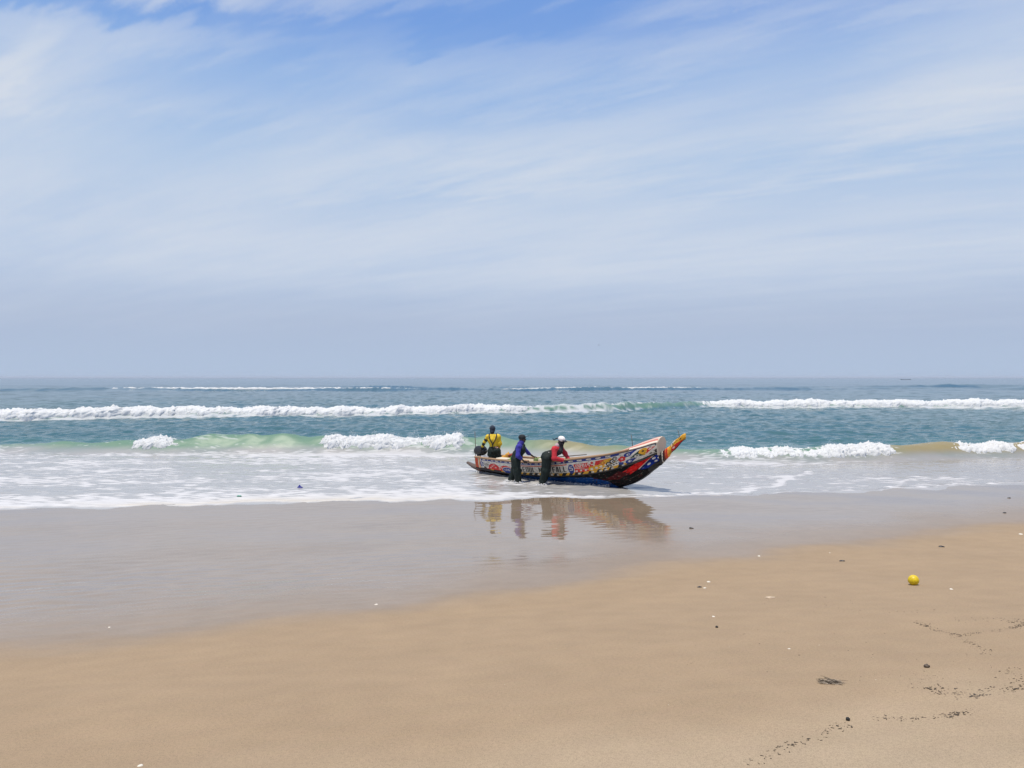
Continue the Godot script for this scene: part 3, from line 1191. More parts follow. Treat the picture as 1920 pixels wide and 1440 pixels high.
# ---------------------------------------------------------------- boat
# stations along the boat: place, gunwale height, half beam, rub height, half width, keel height, half width
const HULL := [[0.25, 0.70, 0.45, 0.29, 0.37, 0.15, 0.10], [0.8, 0.70, 0.57, 0.27, 0.46, 0.11, 0.13], [1.4, 0.70, 0.66, 0.26, 0.53, 0.07, 0.16], [2.1, 0.70, 0.72, 0.25, 0.58, 0.03, 0.17], [2.8, 0.71, 0.76, 0.26, 0.61, 0.0, 0.18], [3.6, 0.76, 0.78, 0.29, 0.62, -0.02, 0.18], [4.4, 0.86, 0.78, 0.34, 0.61, -0.03, 0.18], [5.0, 0.96, 0.75, 0.42, 0.57, -0.04, 0.17], [5.6, 1.06, 0.68, 0.52, 0.50, -0.03, 0.15], [6.2, 1.17, 0.57, 0.66, 0.42, 0.04, 0.13], [6.8, 1.32, 0.46, 0.86, 0.34, 0.22, 0.11], [7.3, 1.46, 0.36, 1.05, 0.27, 0.50, 0.09], [7.88, 1.64, 0.28, 1.30, 0.19, 0.93, 0.07]]


func hull_at(l: float) -> Array:
	var out := []
	for k in range(1, 7):
		# smooth through the stations
		var i := 1
		while i < HULL.size() - 2 and HULL[i][0] < l:
			i += 1
		var p0: Array = HULL[maxi(i - 2, 0)]
		var p1: Array = HULL[i - 1]
		var p2: Array = HULL[i]
		var p3: Array = HULL[mini(i + 1, HULL.size() - 1)]
		if l > p2[0]:
			p0 = p1
			p1 = p2
			p2 = HULL[-1]
			p3 = HULL[-1]
		var t := clampf((l - p1[0]) / (p2[0] - p1[0]), 0.0, 1.0)
		out.append(cubic_interpolate(p1[k], p2[k], p0[k], p3[k], t))
	return out


const BLUE := Color(0.02, 0.17, 0.52)
const RED := Color(0.84, 0.09, 0.08)
const YELLOW := Color(0.90, 0.66, 0.12)
const BLACK := Color(0.03, 0.035, 0.04)
const CREAM := Color(0.87, 0.84, 0.79)
const ORANGE := Color(0.80, 0.38, 0.14)
const GREEN := Color(0.05, 0.24, 0.20)


func side_paint() -> ImageTexture:
	# metres along the boat from 0 to 8, height 0 to 1 between rub and gunwale
	var cv := Canvas.new(2048, 256, 8.0, 1.0, CREAM)
	var r := RandomNumberGenerator.new()
	r.seed = 77
	# yellow and black foot of the strake
	cv.rect(1.6, 0.0, 6.9, 0.20, YELLOW)
	var x := 1.5
	while x < 6.8:
		var wd := r.randf_range(0.06, 0.16)
		cv.poly([Vector2(x, 0.0), Vector2(x + wd, 0.0), Vector2(x + wd + 0.12, 0.20), Vector2(x + 0.10, 0.22)], BLACK)
		if r.randf() < 0.6:
			cv.oval(x + wd + 0.09, 0.09, 0.05, 0.06, CREAM, 0.5)
		x += r.randf_range(0.20, 0.34)
	cv.rect(0.25, 0.0, 1.7, 0.16, BLACK)
	for i in 26:
		cv.oval(r.randf_range(0.4, 2.4), r.randf_range(0.05, 0.26), r.randf_range(0.03, 0.1), r.randf_range(0.03, 0.09), [BLACK, Color(0.3, 0.1, 0.06), YELLOW, BLACK][r.randi() % 4])
	# stern post stripes
	for s in [[0.25, ORANGE], [0.32, RED], [0.37, ORANGE], [0.44, CREAM], [0.49, Color(0.9, 0.6, 0.2)]]:
		cv.rect(s[0], 0.1, s[0] + 0.07, 1.0, s[1])
	cv.line([Vector2(0.62, 0.25), Vector2(0.58, 0.55), Vector2(0.66, 0.8)], 0.06, BLUE)
	cv.oval(0.72, 0.5, 0.07, 0.18, BLUE)
	cv.oval(0.73, 0.5, 0.035, 0.10, CREAM)
	for i in 5:
		cv.line([Vector2(0.84 + i * 0.055, 0.34), Vector2(0.85 + i * 0.055, 0.52)], 0.022, BLACK)
	cv.line([Vector2(0.83, 0.54), Vector2(1.06, 0.55)], 0.04, BLACK)
	cv.line([Vector2(0.92, 0.62), Vector2(1.12, 0.70)], 0.03, BLACK)
	# red mounds
	for q in [[1.33, 0.30, 0.66], [1.95, 0.34, 0.60]]:
		var pts := [Vector2(q[0] - q[1] - 0.1, 0.14)]
		for i in 13:
			var a := PI * (1.0 - i / 12.0)
			pts.append(Vector2(q[0] + cos(a) * q[1], 0.24 + sin(a) * (q[2] - 0.24)))
		pts.append(Vector2(q[0] + q[1] + 0.1, 0.14))
		cv.poly(pts, RED)
	for p in [[1.25, 0.42], [1.42, 0.34], [1.34, 0.54], [1.62, 0.26], [1.72, 0.40], [1.15, 0.28]]:
		cv.oval(p[0], p[1], 0.045, 0.055, CREAM)
		cv.oval(p[0], p[1], 0.018, 0.025, RED)
	cv.oval(2.02, 0.25, 0.27, 0.26, CREAM)
	cv.oval(2.02, 0.24, 0.245, 0.23, BLUE)
	for a in 6:
		var t := PI * a / 6.0 + 0.2
		cv.line([Vector2(2.02 + cos(t) * 0.06, 0.2 + sin(t) * 0.05), Vector2(2.02 + cos(t) * 0.2, 0.2 + sin(t) * 0.17)], 0.028, CREAM)
	# lettering
	cv.rect(2.32, 0.22, 4.72, 0.68, CREAM)
	cv.rect(2.32, 0.69, 4.72, 0.755, Color(0.85, 0.32, 0.22))
	var word := "M SEOUL  N  DEFALL"
	var lx := 2.42
	for ch in word:
		if ch == " ":
			lx += 0.07
			continue
		var lw := 0.085 if ch != "I" else 0.05
		cv.letter(ch, lx, 0.28, lw, 0.34, 0.043, BLACK)
		lx += lw + 0.065
	# blue shield with an S
	cv.oval(4.86, 0.42, 0.115, 0.29, BLUE)
	cv.letter("S", 4.81, 0.34, 0.10, 0.22, 0.04, CREAM)
	# red field with stripes, the year and triangles
	cv.poly([Vector2(5.0, 0.18), Vector2(4.98, 0.70), Vector2(5.62, 0.72), Vector2(5.8, 0.18)], RED)
	for i in 4:
		cv.line([Vector2(5.0 + i * 0.06, 0.46), Vector2(5.10 + i * 0.06, 0.70)], 0.028, CREAM)
	cv.line([Vector2(5.0, 0.44), Vector2(5.3, 0.36), Vector2(5.75, 0.22)], 0.03, CREAM)
	lx = 5.22
	for ch in "2019":
		cv.letter(ch, lx, 0.46, 0.05, 0.20, 0.026, CREAM)
		lx += 0.095
	for p in [[5.06, 0.26], [5.22, 0.28], [5.4, 0.26]]:
		cv.oval(p[0], p[1], 0.04, 0.06, CREAM)
	cv.poly([Vector2(5.5, 0.72), Vector2(5.66, 0.52), Vector2(5.8, 0.72)], CREAM)
	cv.oval(5.66, 0.66, 0.05, 0.08, RED)
	# orange scallops, then black scrolls on white
	cv.poly([Vector2(5.72, 0.40), Vector2(5.8, 0.74), Vector2(6.3, 0.78), Vector2(6.2, 0.42)], RED)
	for i in 4:
		cv.oval(5.62 + i * 0.17, 0.30 + i * 0.035, 0.12, 0.15, YELLOW)
		cv.oval(5.62 + i * 0.17, 0.28 + i * 0.035, 0.05, 0.07, CREAM)
	cv.oval(6.03, 0.58, 0.10, 0.14, ORANGE)
	cv.oval(6.03, 0.56, 0.04, 0.07, YELLOW)
	cv.poly([Vector2(6.05, 0.70), Vector2(6.32, 0.80), Vector2(6.48, 0.45), Vector2(6.2, 0.35)], YELLOW)
	for q in [[6.22, 0.42, 0.08], [6.36, 0.54, 0.09], [6.46, 0.66, 0.08]]:
		cv.oval(q[0], q[1], q[2], 0.14, BLACK)
		cv.oval(q[0] + 0.01, q[1] - 0.01, q[2] * 0.62, 0.085, CREAM)
		cv.oval(q[0] + 0.02, q[1] - 0.02, q[2] * 0.26, 0.04, BLACK)
	cv.line([Vector2(6.1, 0.26), Vector2(6.62, 0.52)], 0.035, BLACK)
	for i in 5:
		cv.oval(6.2 + i * 0.1, 0.24 + i * 0.03, 0.035, 0.04, BLACK)
	# red flower between blue scrolls
	cv.poly([Vector2(6.58, 0.25), Vector2(6.6, 0.84), Vector2(7.2, 0.92), Vector2(7.4, 0.3)], CREAM)
	for a in 5:
		var t := TAU * a / 5.0 + 0.4
		cv.oval(6.70 + cos(t) * 0.07, 0.52 + sin(t) * 0.10, 0.065, 0.09, RED)
	cv.oval(6.70, 0.52, 0.04, 0.06, CREAM)
	cv.oval(6.70, 0.52, 0.02, 0.035, RED)
	cv.poly([Vector2(6.56, 0.20), Vector2(6.58, 0.36), Vector2(6.74, 0.28), Vector2(6.72, 0.12)], BLUE)
	for q in [[6.90, 0.72, 0.5], [6.93, 0.22, 0.25]]:
		cv.oval(q[0], q[1], 0.13, 0.15, BLUE)
		cv.poly([Vector2(q[0], q[1] + 0.14), Vector2(q[0] + 0.36, q[1] + 0.16 + q[2] * 0.2), Vector2(q[0] + 0.05, q[1] - 0.14)], BLUE)
		cv.oval(q[0] + 0.02, q[1], 0.06, 0.07, CREAM)
		cv.oval(q[0] + 0.04, q[1], 0.025, 0.035, BLUE)
	cv.poly([Vector2(6.95, 0.42), Vector2(7.30, 0.86), Vector2(7.42, 0.34)], GREEN)
	cv.oval(7.20, 0.46, 0.09, 0.08, CREAM, 0.2)
	cv.oval(7.21, 0.46, 0.035, 0.04, BLACK)
	cv.line([Vector2(6.95, 0.42), Vector2(7.30, 0.86)], 0.03, CREAM)
	cv.line([Vector2(6.95, 0.40), Vector2(7.46, 0.32)], 0.03, CREAM)
	# yellow leaf with a star, red leaf, dark eye at the end
	cv.poly([Vector2(7.26, 0.62), Vector2(7.30, 0.84), Vector2(7.42, 0.90), Vector2(7.54, 0.84), Vector2(7.56, 0.66), Vector2(7.46, 0.28)], YELLOW)
	cv.star(7.41, 0.68, 0.07, 0.15, BLACK)
	cv.poly([Vector2(7.57, 0.78), Vector2(7.50, 0.34), Vector2(7.84, 0.74)], RED)
	cv.oval(7.66, 0.66, 0.05, 0.09, CREAM, -0.7)
	cv.line([Vector2(7.5, 0.30), Vector2(7.86, 0.66)], 0.03, CREAM)
	cv.poly([Vector2(7.56, 0.84), Vector2(7.86, 0.80), Vector2(7.86, 0.96)], Color(0.06, 0.28, 0.36))
	cv.oval(7.76, 0.87, 0.07, 0.05, CREAM)
	cv.poly([Vector2(7.56, 0.22), Vector2(7.86, 0.5), Vector2(7.86, 0.16)], BLACK)
	cv.oval(7.74, 0.30, 0.06, 0.09, CREAM)
	# black line along the foot at the bow
	cv.poly([Vector2(6.7, 0.0), Vector2(6.85, 0.10), Vector2(8.0, 0.14), Vector2(8.0, 0.0)], BLACK)
	# blue band under the gunwale with white marks, red and white further forward
	cv.rect(0.62, 0.82, 6.62, 1.0, BLUE)
	cv.line([Vector2(0.62, 0.80), Vector2(6.62, 0.80)], 0.035, CREAM)
	x = 0.74
	var turn := 0
	while x < 6.4:
		if turn % 3 == 1 and x < 4.6:
			cv.letter("Y", x, 0.85, 0.08, 0.11, 0.035, CREAM)
		elif turn % 3 == 2 and x < 4.6:
			cv.oval(x + 0.06, 0.905, 0.075, 0.05, CREAM)
			cv.oval(x + 0.07, 0.905, 0.03, 0.02, BLUE)
		else:
			cv.oval(x + 0.06, 0.905, 0.10, 0.05, CREAM)
		x += 0.24 if x < 4.6 else 0.34
		turn += 1
	cv.rect(6.62, 0.93, 8.0, 1.0, Color(0.12, 0.10, 0.30))
	return weathered(cv.im, 0.12)


# scuffs, grime and faded patches on paint
func weathered(im: Image, amount: float) -> ImageTexture:
	var w := im.get_width()
	var h := im.get_height()
	var b := im.get_data()
	var grime := noise(51, 0.02, 5)
	var scuff := noise(52, 0.09, 3)
	for j in h:
		for i in w:
			var k := (j * w + i) * 3
			var g := grime.get_noise_2d(i, j * 1.4)
			var s := scuff.get_noise_2d(i * 0.5, j)
			var f := clampf(1.0 - amount * maxf(0.0, g + 0.15) * 1.6, 0.3, 1.0)
			if s > 0.42:
				f *= 0.45
			for q in 3:
				var val := b[k + q] * f
				if s < -0.46 and amount < 0.3:
					val = lerpf(val, 170.0 - q * 18.0, 0.55)
				b[k + q] = int(clampf(val, 0, 255))
	return ImageTexture.create_from_image(Image.create_from_data(w, h, false, Image.FORMAT_RGB8, b))


func bottom_paint() -> ImageTexture:
	var cv := Canvas.new(1024, 128, 8.0, 1.0, Color(0.02, 0.025, 0.035))
	cv.poly([Vector2(1.5, 0.0), Vector2(1.9, 0.62), Vector2(3.0, 0.86), Vector2(4.6, 0.90), Vector2(5.5, 0.80), Vector2(6.1, 0.5), Vector2(6.4, 0.0)], Color(0.02, 0.25, 0.50))
	cv.poly([Vector2(6.5, 0.72), Vector2(7.1, 0.95), Vector2(7.72, 0.97), Vector2(7.3, 0.70), Vector2(6.9, 0.56)], RED)
	cv.poly([Vector2(6.0, 0.62), Vector2(6.5, 0.86), Vector2(6.9, 0.6), Vector2(6.5, 0.48)], Color(0.30, 0.05, 0.06))
	cv.poly([Vector2(7.25, 0.58), Vector2(7.8, 0.97), Vector2(8.0, 0.97), Vector2(8.0, 0.45), Vector2(7.5, 0.4)], BLUE)
	for p in [[7.55, 0.62], [7.72, 0.80], [7.78, 0.55], [7.9, 0.72]]:
		cv.oval(p[0], p[1], 0.06, 0.07, CREAM, 0.6)
	cv.line([Vector2(7.2, 0.64), Vector2(7.76, 1.0)], 0.035, CREAM)
	cv.poly([Vector2(0.2, 0.4), Vector2(0.2, 1.0), Vector2(0.42, 1.0), Vector2(0.40, 0.4)], Color(0.45, 0.12, 0.06))
	var r := RandomNumberGenerator.new()
	r.seed = 5
	for i in 60:
		cv.oval(r.randf_range(5.6, 7.4), r.randf_range(0.2, 0.8), r.randf_range(0.01, 0.05), r.randf_range(0.01, 0.04), [Color(0.3, 0.04, 0.04), Color(0.02, 0.02, 0.02), Color(0.04, 0.12, 0.10), Color(0.45, 0.43, 0.40)][r.randi() % 4 if i % 4 else 0])
	return weathered(cv.im, 0.22)


func textured(t: Texture2D, rough: float) -> StandardMaterial3D:
	var m := StandardMaterial3D.new()
	m.albedo_texture = t
	m.roughness = rough
	m.texture_repeat = false
	return m


func make_boat() -> void:
	var boat := thing("fishing_boat", Vector3(-1.3, 0.0, -29.5), deg_to_rad(-40.0))
	tag(boat, "long wooden fishing boat painted in bright patterns, its upswept bow towards the beach", "boat")
	var side_m := textured(side_paint(), 0.5)
	var low_m := textured(bottom_paint(), 0.6)
	low_m.metallic_specular = 0.25
	var wood := flat(0.30, 0.17, 0.10, 0.75)
	var pale := flat(0.52, 0.44, 0.34, 0.8)
	var n := 66
	var ls := []
	for i in n + 1:
		ls.append(lerpf(0.25, 7.88, float(i) / n))
	# strakes, bottom and lining for both sides
	for s in [1.0, -1.0]:
		var rows := []
		var uvs := []
		for j in 7:
			var t := j / 6.0
			var row := []
			var ur := []
			for l in ls:
				var q := hull_at(l)
				row.append(Vector3(l, lerpf(q[2], q[0], t), s * (lerpf(q[3], q[1], t) + 0.025 * sin(PI * t))))
				ur.append(Vector2(l / 8.0, 1.0 - t))
			rows.append(row)
			uvs.append(ur)
		var st := begin()
		sheet(st, rows, s < 0, uvs)
		put("side_strake", done(st), side_m, boat)
		rows = []
		uvs = []
		for j in 8:
			var t := j / 7.0
			var row := []
			var ur := []
			for l in ls:
				var q := hull_at(l)
				var b := sin(PI * t) * 0.12
				row.append(Vector3(l, lerpf(q[4], q[2], t) - b * (q[2] - q[4]) * 0.6, s * (lerpf(q[5], q[3], t) + b * 0.5 * q[3]) - s * 0.006))
				ur.append(Vector2(l / 8.0, 1.0 - t))
			rows.append(row)
			uvs.append(ur)
		st = begin()
		sheet(st, rows, s < 0, uvs)
		put("hull_bottom", done(st), low_m, boat)
		# inner lining
		rows = []
		for j in 6:
			var t := j / 5.0
			var row := []
			for l in ls:
				var q := hull_at(l)
				var y0: float = q[4] + 0.10
				row.append(Vector3(l, lerpf(y0, q[0] - 0.005, t), s * (lerpf(q[5], q[1], sqrt(t)) - 0.035)))
			rows.append(row)
		st = begin()
		sheet(st, rows, s > 0)
		put("lining", done(st), pale, boat)
		# gunwale rail, proud of the strake, and the rubbing band below it
		st = begin()
		var ring := []
		for l in ls:
			if l > 7.0:
				break
			var q := hull_at(l)
			var c := []
			for p in [[-0.05, -0.012], [-0.05, 0.04], [-0.035, 0.052], [0.025, 0.052], [0.038, 0.04], [0.038, -0.012]]:
				c.append(Vector3(l, q[0] + p[1], s * (q[1] + p[0])))
			ring.append(c)
		for i in ring.size() - 1:
			for k in 6:
				var a: Vector3 = ring[i][k]
				var b: Vector3 = ring[i][(k + 1) % 6]
				var c: Vector3 = ring[i + 1][(k + 1) % 6]
				var d: Vector3 = ring[i + 1][k]
				if s > 0:
					quad(st, d, c, b, a)
				else:
					quad(st, a, b, c, d)
		var end: Array = ring[-1]
		for k in range(1, 5):
			tri(st, end[0], end[k + 1] if s < 0 else end[k], end[k] if s < 0 else end[k + 1])
		put("gunwale_rail", done(st), flat(0.33, 0.21, 0.125, 0.85), boat)
		st = begin()
		var line := []
		var rad := []
		for l in ls:
			var q := hull_at(l)
			line.append(Vector3(l, q[2], s * (q[3] + 0.006)))
			rad.append(0.02)
		tube(st, line, rad, 6)
		put("rub_strip", done(st), flat(0.05, 0.04, 0.035, 0.7), boat)
	# keel plank under the hull, sole inside, transom and bulkhead at the ends
	var keel := []
	var sole := []
	for s in [-1.0, 1.0]:
		var a := []
		var b := []
		for l in ls:
			var q := hull_at(l)
			a.append(Vector3(l, q[4], s * (q[5] + 0.01)))
			b.append(Vector3(l, q[4] + 0.17, s * (q[5] + (q[3] - q[5]) * 0.45)))
		keel.append(a)
		sole.append(b)
	var st := begin()
	sheet(st, keel, false)
	put("keel_plank", done(st), flat(0.02, 0.02, 0.022, 0.6), boat)
	st = begin()
	sheet(st, sole, true)
	put("sole", done(st), pale, boat)
	var q0 := hull_at(0.25)
	st = begin(false)
	var prof := [Vector3(0.24, q0[0], q0[1]), Vector3(0.24, q0[2], q0[3]), Vector3(0.24, q0[4], q0[5]), Vector3(0.24, q0[4], -q0[5]), Vector3(0.24, q0[2], -q0[3]), Vector3(0.24, q0[0], -q0[1])]
	for k in range(1, 5):
		tri(st, prof[0], prof[k + 1], prof[k])
		tri(st, prof[0] + Vector3(0.04, 0, 0), prof[k] + Vector3(0.04, 0, 0), prof[k + 1] + Vector3(0.04, 0, 0))
	put("transom", done(st), flat(0.55, 0.24, 0.10, 0.7), boat)
	# foredeck of painted planks, crowned, from the fore thwart to the bulkhead
	var planks := 10
	var foredeck := Node3D.new()
	foredeck.name = "foredeck"
	boat.add_child(foredeck, true)
	var red_plank := flat(0.52, 0.15, 0.11, 0.75)
	var pink_plank := flat(0.60, 0.42, 0.36, 0.8)
	var cream_plank := flat(0.66, 0.57, 0.48, 0.8)
	for p in planks:
		st = begin()
		var rows := []
		var z0 := -1.0 + 2.0 * p / planks + 0.008
		var z1 := -1.0 + 2.0 * (p + 1) / planks - 0.008
		for z in [z1, z0]:
			var row := []
			for i in 17:
				var l := lerpf(6.15 + 0.12 * absf(z), 7.90, i / 16.0)
				var q := hull_at(minf(l, 7.88))
				row.append(Vector3(l, q[0] + 0.02 + (1.0 - z * z) * lerpf(0.03, 0.17, smoothstep(0.0, 12.0, i)) + (0.006 if p % 2 else 0.0), z * (q[1] + 0.01)))
			rows.append(row)
		var under := []
		for row in rows:
			under.append(row.map(func(a): return a - Vector3(0, 0.025, 0)))
		sheet(st, rows, false)
		sheet(st, under, true)
		sheet(st, [under[0], rows[0]], false)
		sheet(st, [under[1], rows[1]], true)
		put("deck_plank", done(st), [cream_plank, red_plank, pink_plank, cream_plank, red_plank, cream_plank, pink_plank, cream_plank, cream_plank, pink_plank][9 - p], foredeck)
	var qe := hull_at(7.88)
	st = begin(false)
	var face := [Vector3(7.905, qe[2] - 0.05, qe[3] + 0.02), Vector3(7.905, qe[0] + 0.01, qe[1] + 0.012), Vector3(7.925, qe[0] + 0.155, qe[1] * 0.55), Vector3(7.93, qe[0] + 0.20, 0.0), Vector3(7.925, qe[0] + 0.155, -qe[1] * 0.55), Vector3(7.905, qe[0] + 0.01, -qe[1] - 0.012), Vector3(7.905, qe[2] - 0.05, -qe[3] - 0.02)]
	for k in range(1, 6):
		tri(st, face[0], face[k + 1], face[k])
		tri(st, face[0] - Vector3(0.04, 0, 0), face[k] - Vector3(0.04, 0, 0), face[k + 1] - Vector3(0.04, 0, 0))
	for k in 6:
		quad(st, face[k], face[k + 1], face[k + 1] - Vector3(0.04, 0, 0), face[k] - Vector3(0.04, 0, 0))
	put("bow_board", done(st), flat(0.60, 0.52, 0.41, 0.85), foredeck)
	# stem running on past the board into an upturned beak
	var cv := Canvas.new(512, 128, 1.0, 1.0, YELLOW)
	for s in [[0.0, BLACK], [0.05, CREAM], [0.08, BLACK], [0.13, Color(0.45, 0.05, 0.05)], [0.18, ORANGE], [0.22, RED], [0.27, Color(0.95, 0.62, 0.2)], [0.33, YELLOW]]:
		cv.poly([Vector2(s[0], 0.0), Vector2(s[0] - 0.03, 1.0), Vector2(s[0] + 0.5, 1.0), Vector2(s[0] + 0.5, 0.0)], s[1])
	cv.poly([Vector2(0.42, 0.0), Vector2(0.40, 1.0), Vector2(1.0, 1.0), Vector2(1.0, 0.0)], YELLOW)
	cv.poly([Vector2(0.42, 0.0), Vector2(0.42, 0.48), Vector2(0.62, 0.55), Vector2(0.86, 0.25), Vector2(0.95, 0.0)], RED)
	cv.oval(0.52, 0.30, 0.05, 0.10, CREAM, 0.3)
	cv.poly([Vector2(0.42, 0.62), Vector2(0.42, 1.0), Vector2(0.62, 1.0)], CREAM)
	cv.oval(0.47, 0.82, 0.025, 0.09, BLACK)
	cv.line([Vector2(0.43, 0.52), Vector2(0.80, 1.0)], 0.05, BLACK)
	cv.star(0.80, 0.60, 0.07, 0.24, BLACK, 0.3)
	cv.line([Vector2(0.42, 0.02), Vector2(1.0, 0.03)], 0.06, BLACK)
	st = begin()
	var rings := []
	for i in 21:
		var t := i / 20.0
		var l := lerpf(7.5, 8.72, t)
		var top := table([[7.5, 1.05], [7.9, 1.34], [8.19, 1.53], [8.37, 1.75], [8.72, 1.97]], l, 1)
		var low := table([[7.5, 0.66], [7.62, 0.75], [7.9, 0.955], [8.13, 1.17], [8.28, 1.38], [8.72, 1.78]], l, 1)
		var hw := lerpf(0.15, 0.045, smoothstep(0.0, 0.75, t))
		var c := []
		for p in [[-0.5, 0.0], [-1.0, 0.18], [-1.0, 0.82], [-0.7, 1.0], [0.7, 1.0], [1.0, 0.82], [1.0, 0.18], [0.5, 0.0]]:
			c.append([Vector3(l, lerpf(low, top, p[1]), p[0] * hw), Vector2((l - 7.93) / 0.80, 1.0 - p[1])])
		rings.append(c)
	for i in rings.size() - 1:
		for k in 8:
			var k2 := (k + 1) % 8
			for p in [[i, k], [i, k2], [i + 1, k2], [i, k], [i + 1, k2], [i + 1, k]]:
				st.set_uv(rings[p[0]][p[1]][1])
				st.add_vertex(rings[p[0]][p[1]][0])
	for k in range(1, 7):
		for p in [0, k, k + 1]:
			st.set_uv(rings[-1][p][1])
			st.add_vertex(rings[-1][p][0])
	var beak := put("stem_beak", done(st), textured(weathered(cv.im, 0.2), 0.5), boat)
	beak.set_meta("label", "upturned yellow and red beak with a black star")
	# stern spur: the dugout keel log sticking out behind
	st = begin()
	tube(st, [Vector3(0.5, 0.20, 0), Vector3(0.1, 0.23, 0), Vector3(-0.25, 0.30, 0), Vector3(-0.55, 0.41, 0)], [0.20, 0.17, 0.12, 0.07], 10, 0.7)
	put("stern_spur", done(st), flat(0.10, 0.07, 0.06, 0.7), boat)
	# thwarts
	for l in [1.9, 3.1, 4.3, 5.4]:
		var q := hull_at(l)
		st = begin(false)
		block(st, Transform3D(Basis(), Vector3(l, q[0] - 0.10, 0)), Vector3(0.20, 0.04, 2.0 * q[1] - 0.14))
		put("thwart", done(st), wood, boat)
	# cross board at the bow with small cleats, poles
	for p in [[Vector3(-0.12, 0.5, 0.0), Vector3(-0.15, 1.63, 0.02), 0.016], [Vector3(6.95, 1.45, 0.2), Vector3(6.90, 1.86, 0.2), 0.012], [Vector3(8.52, 1.80, 0.0), Vector3(8.46, 2.08, 0.0), 0.009], [Vector3(3.5, 0.86, -0.3), Vector3(4.6, 1.0, -0.62), 0.022]]:
		st = begin()
		tube(st, [p[0], p[0].lerp(p[1], 0.5) + Vector3(0.01, 0, 0), p[1]], [p[2], p[2] * 0.9, p[2] * 0.7], 6)
		put("pole", done(st), flat(0.10, 0.08, 0.06, 0.8), boat)

	var line := []
	for i in 60:
		var l := 0.1 + i * 0.1
		var q := hull_at(maxf(l, 0.25))
		var w := boat.transform * Vector3(l, 0.0, lerpf(q[5], q[3], clampf((0.1 - q[4]) / (q[2] - q[4]), 0.0, 1.0)) + 0.03)
		line.append(Vector2(w.x, -w.z))
	splash(line, 1500, 0.06, flat(0.58, 0.58, 0.59, 0.9))

	# gear carried in the boat: things of their own
	var xf := boat.transform
	motor(xf * Vector3(0.12, 0.0, 0.05), boat.rotation.y)
	pile("net_heap", "orange yellow net heaped in the boat beside the person in yellow", "fishing net", xf * Vector3(1.42, 0.62, -0.1), Vector3(0.22, 0.25, 0.22), Color(0.55, 0.28, 0.05), 61)
	pile("net_heap", "small heap of dark red line on the orange net", "fishing line", xf * Vector3(1.66, 0.80, -0.15), Vector3(0.22, 0.08, 0.12), Color(0.25, 0.04, 0.03), 62)
	pile("net_heap", "bright green net heaped amidships behind the person in blue", "fishing net", xf * Vector3(1.92, 0.62, 0.10), Vector3(0.20, 0.20, 0.20), Color(0.20, 0.36, 0.06), 63)
	pile("net_heap", "dull green net beyond the hand of the person in blue", "fishing net", xf * Vector3(2.75, 0.66, -0.32), Vector3(0.24, 0.15, 0.20), Color(0.16, 0.22, 0.08), 64)
	pile("cloth_bundle", "grey cloth bundle on the stern beside the motor", "bundle", xf * Vector3(0.62, 0.70, 0.30), Vector3(0.16, 0.09, 0.12), Color(0.35, 0.36, 0.40), 65)
	for b in [[Vector3(1.55, 0.70, 0.30), Vector3(0.50, 0.10, 0.34), "cream crate lid lying in the boat by the orange net"], [Vector3(3.45, 0.76, -0.1), Vector3(0.80, 0.12, 0.55), "cream box amidships between the two people at the side"]]:
		var bs := begin(false)
		block(bs, Transform3D(Basis(), Vector3.ZERO), b[1], 0.02)
		var o := put("crate", done(bs), flat(0.62, 0.56, 0.45, 0.7))
		o.transform = xf * Transform3D(Basis(Vector3.UP, 0.1), b[0])
		tag(o, b[2], "crate", "cream crates in the boat")


func pile(called: String, label: String, category: String, at: Vector3, size: Vector3, c: Color, s: int) -> void:
	var m := lump(size, s, 0.5, 22, 30)
	var mat := flat(c.r, c.g, c.b, 0.95)
	var nt := FastNoiseLite.new()
	nt.seed = s
	nt.noise_type = FastNoiseLite.TYPE_CELLULAR
	nt.frequency = 0.12
	mat.heightmap_enabled = true
	mat.heightmap_texture = ImageTexture.create_from_image(nt.get_seamless_image(128, 128))
	mat.heightmap_scale = 3.0
	mat.uv1_triplanar = true
	mat.uv1_scale = Vector3.ONE * 3.0
	var o := put(called, m, mat)
	o.position = at
	tag(o, label, category)


func motor(at: Vector3, turn: float) -> void:
	var o := thing("outboard_motor", at, turn)
	tag(o, "black outboard motor mounted at the stern of the boat", "outboard motor")
	var black := flat(0.018, 0.017, 0.02, 0.4)
	var dull := flat(0.03, 0.03, 0.033, 0.6)
	var b := nets([[Vector3(-0.1, 0.90, 0), Vector3(0.18, 0.92, 0), 0.15, 0.17], [Vector3(-0.08, 0.98, 0), Vector3(0.16, 1.0, 0), 0.11, 0.11]], 0.02, 0.06)
	put("cowling", mesh_of(b.v, b.idx, b.n), black, o)
	var st := begin()
	tube(st, [Vector3(-0.02, 0.80, 0), Vector3(-0.03, 0.45, 0), Vector3(-0.05, 0.16, 0)], [0.09, 0.075, 0.06], 10)
	put("shaft", done(st), dull, o)
	st = begin(false)
	block(st, Transform3D(Basis(), Vector3(0.12, 0.62, 0)), Vector3(0.12, 0.26, 0.30), 0.02)
	put("bracket", done(st), dull, o)
	st = begin()
	tube(st, [Vector3(0.2, 0.86, 0.05), Vector3(0.36, 0.92, 0.08), Vector3(0.5, 0.94, 0.1)], [0.025, 0.022, 0.026], 8)
	put("tiller", done(st), dull, o)


# ---------------------------------------------------------------- people
var hand_shape: Dictionary


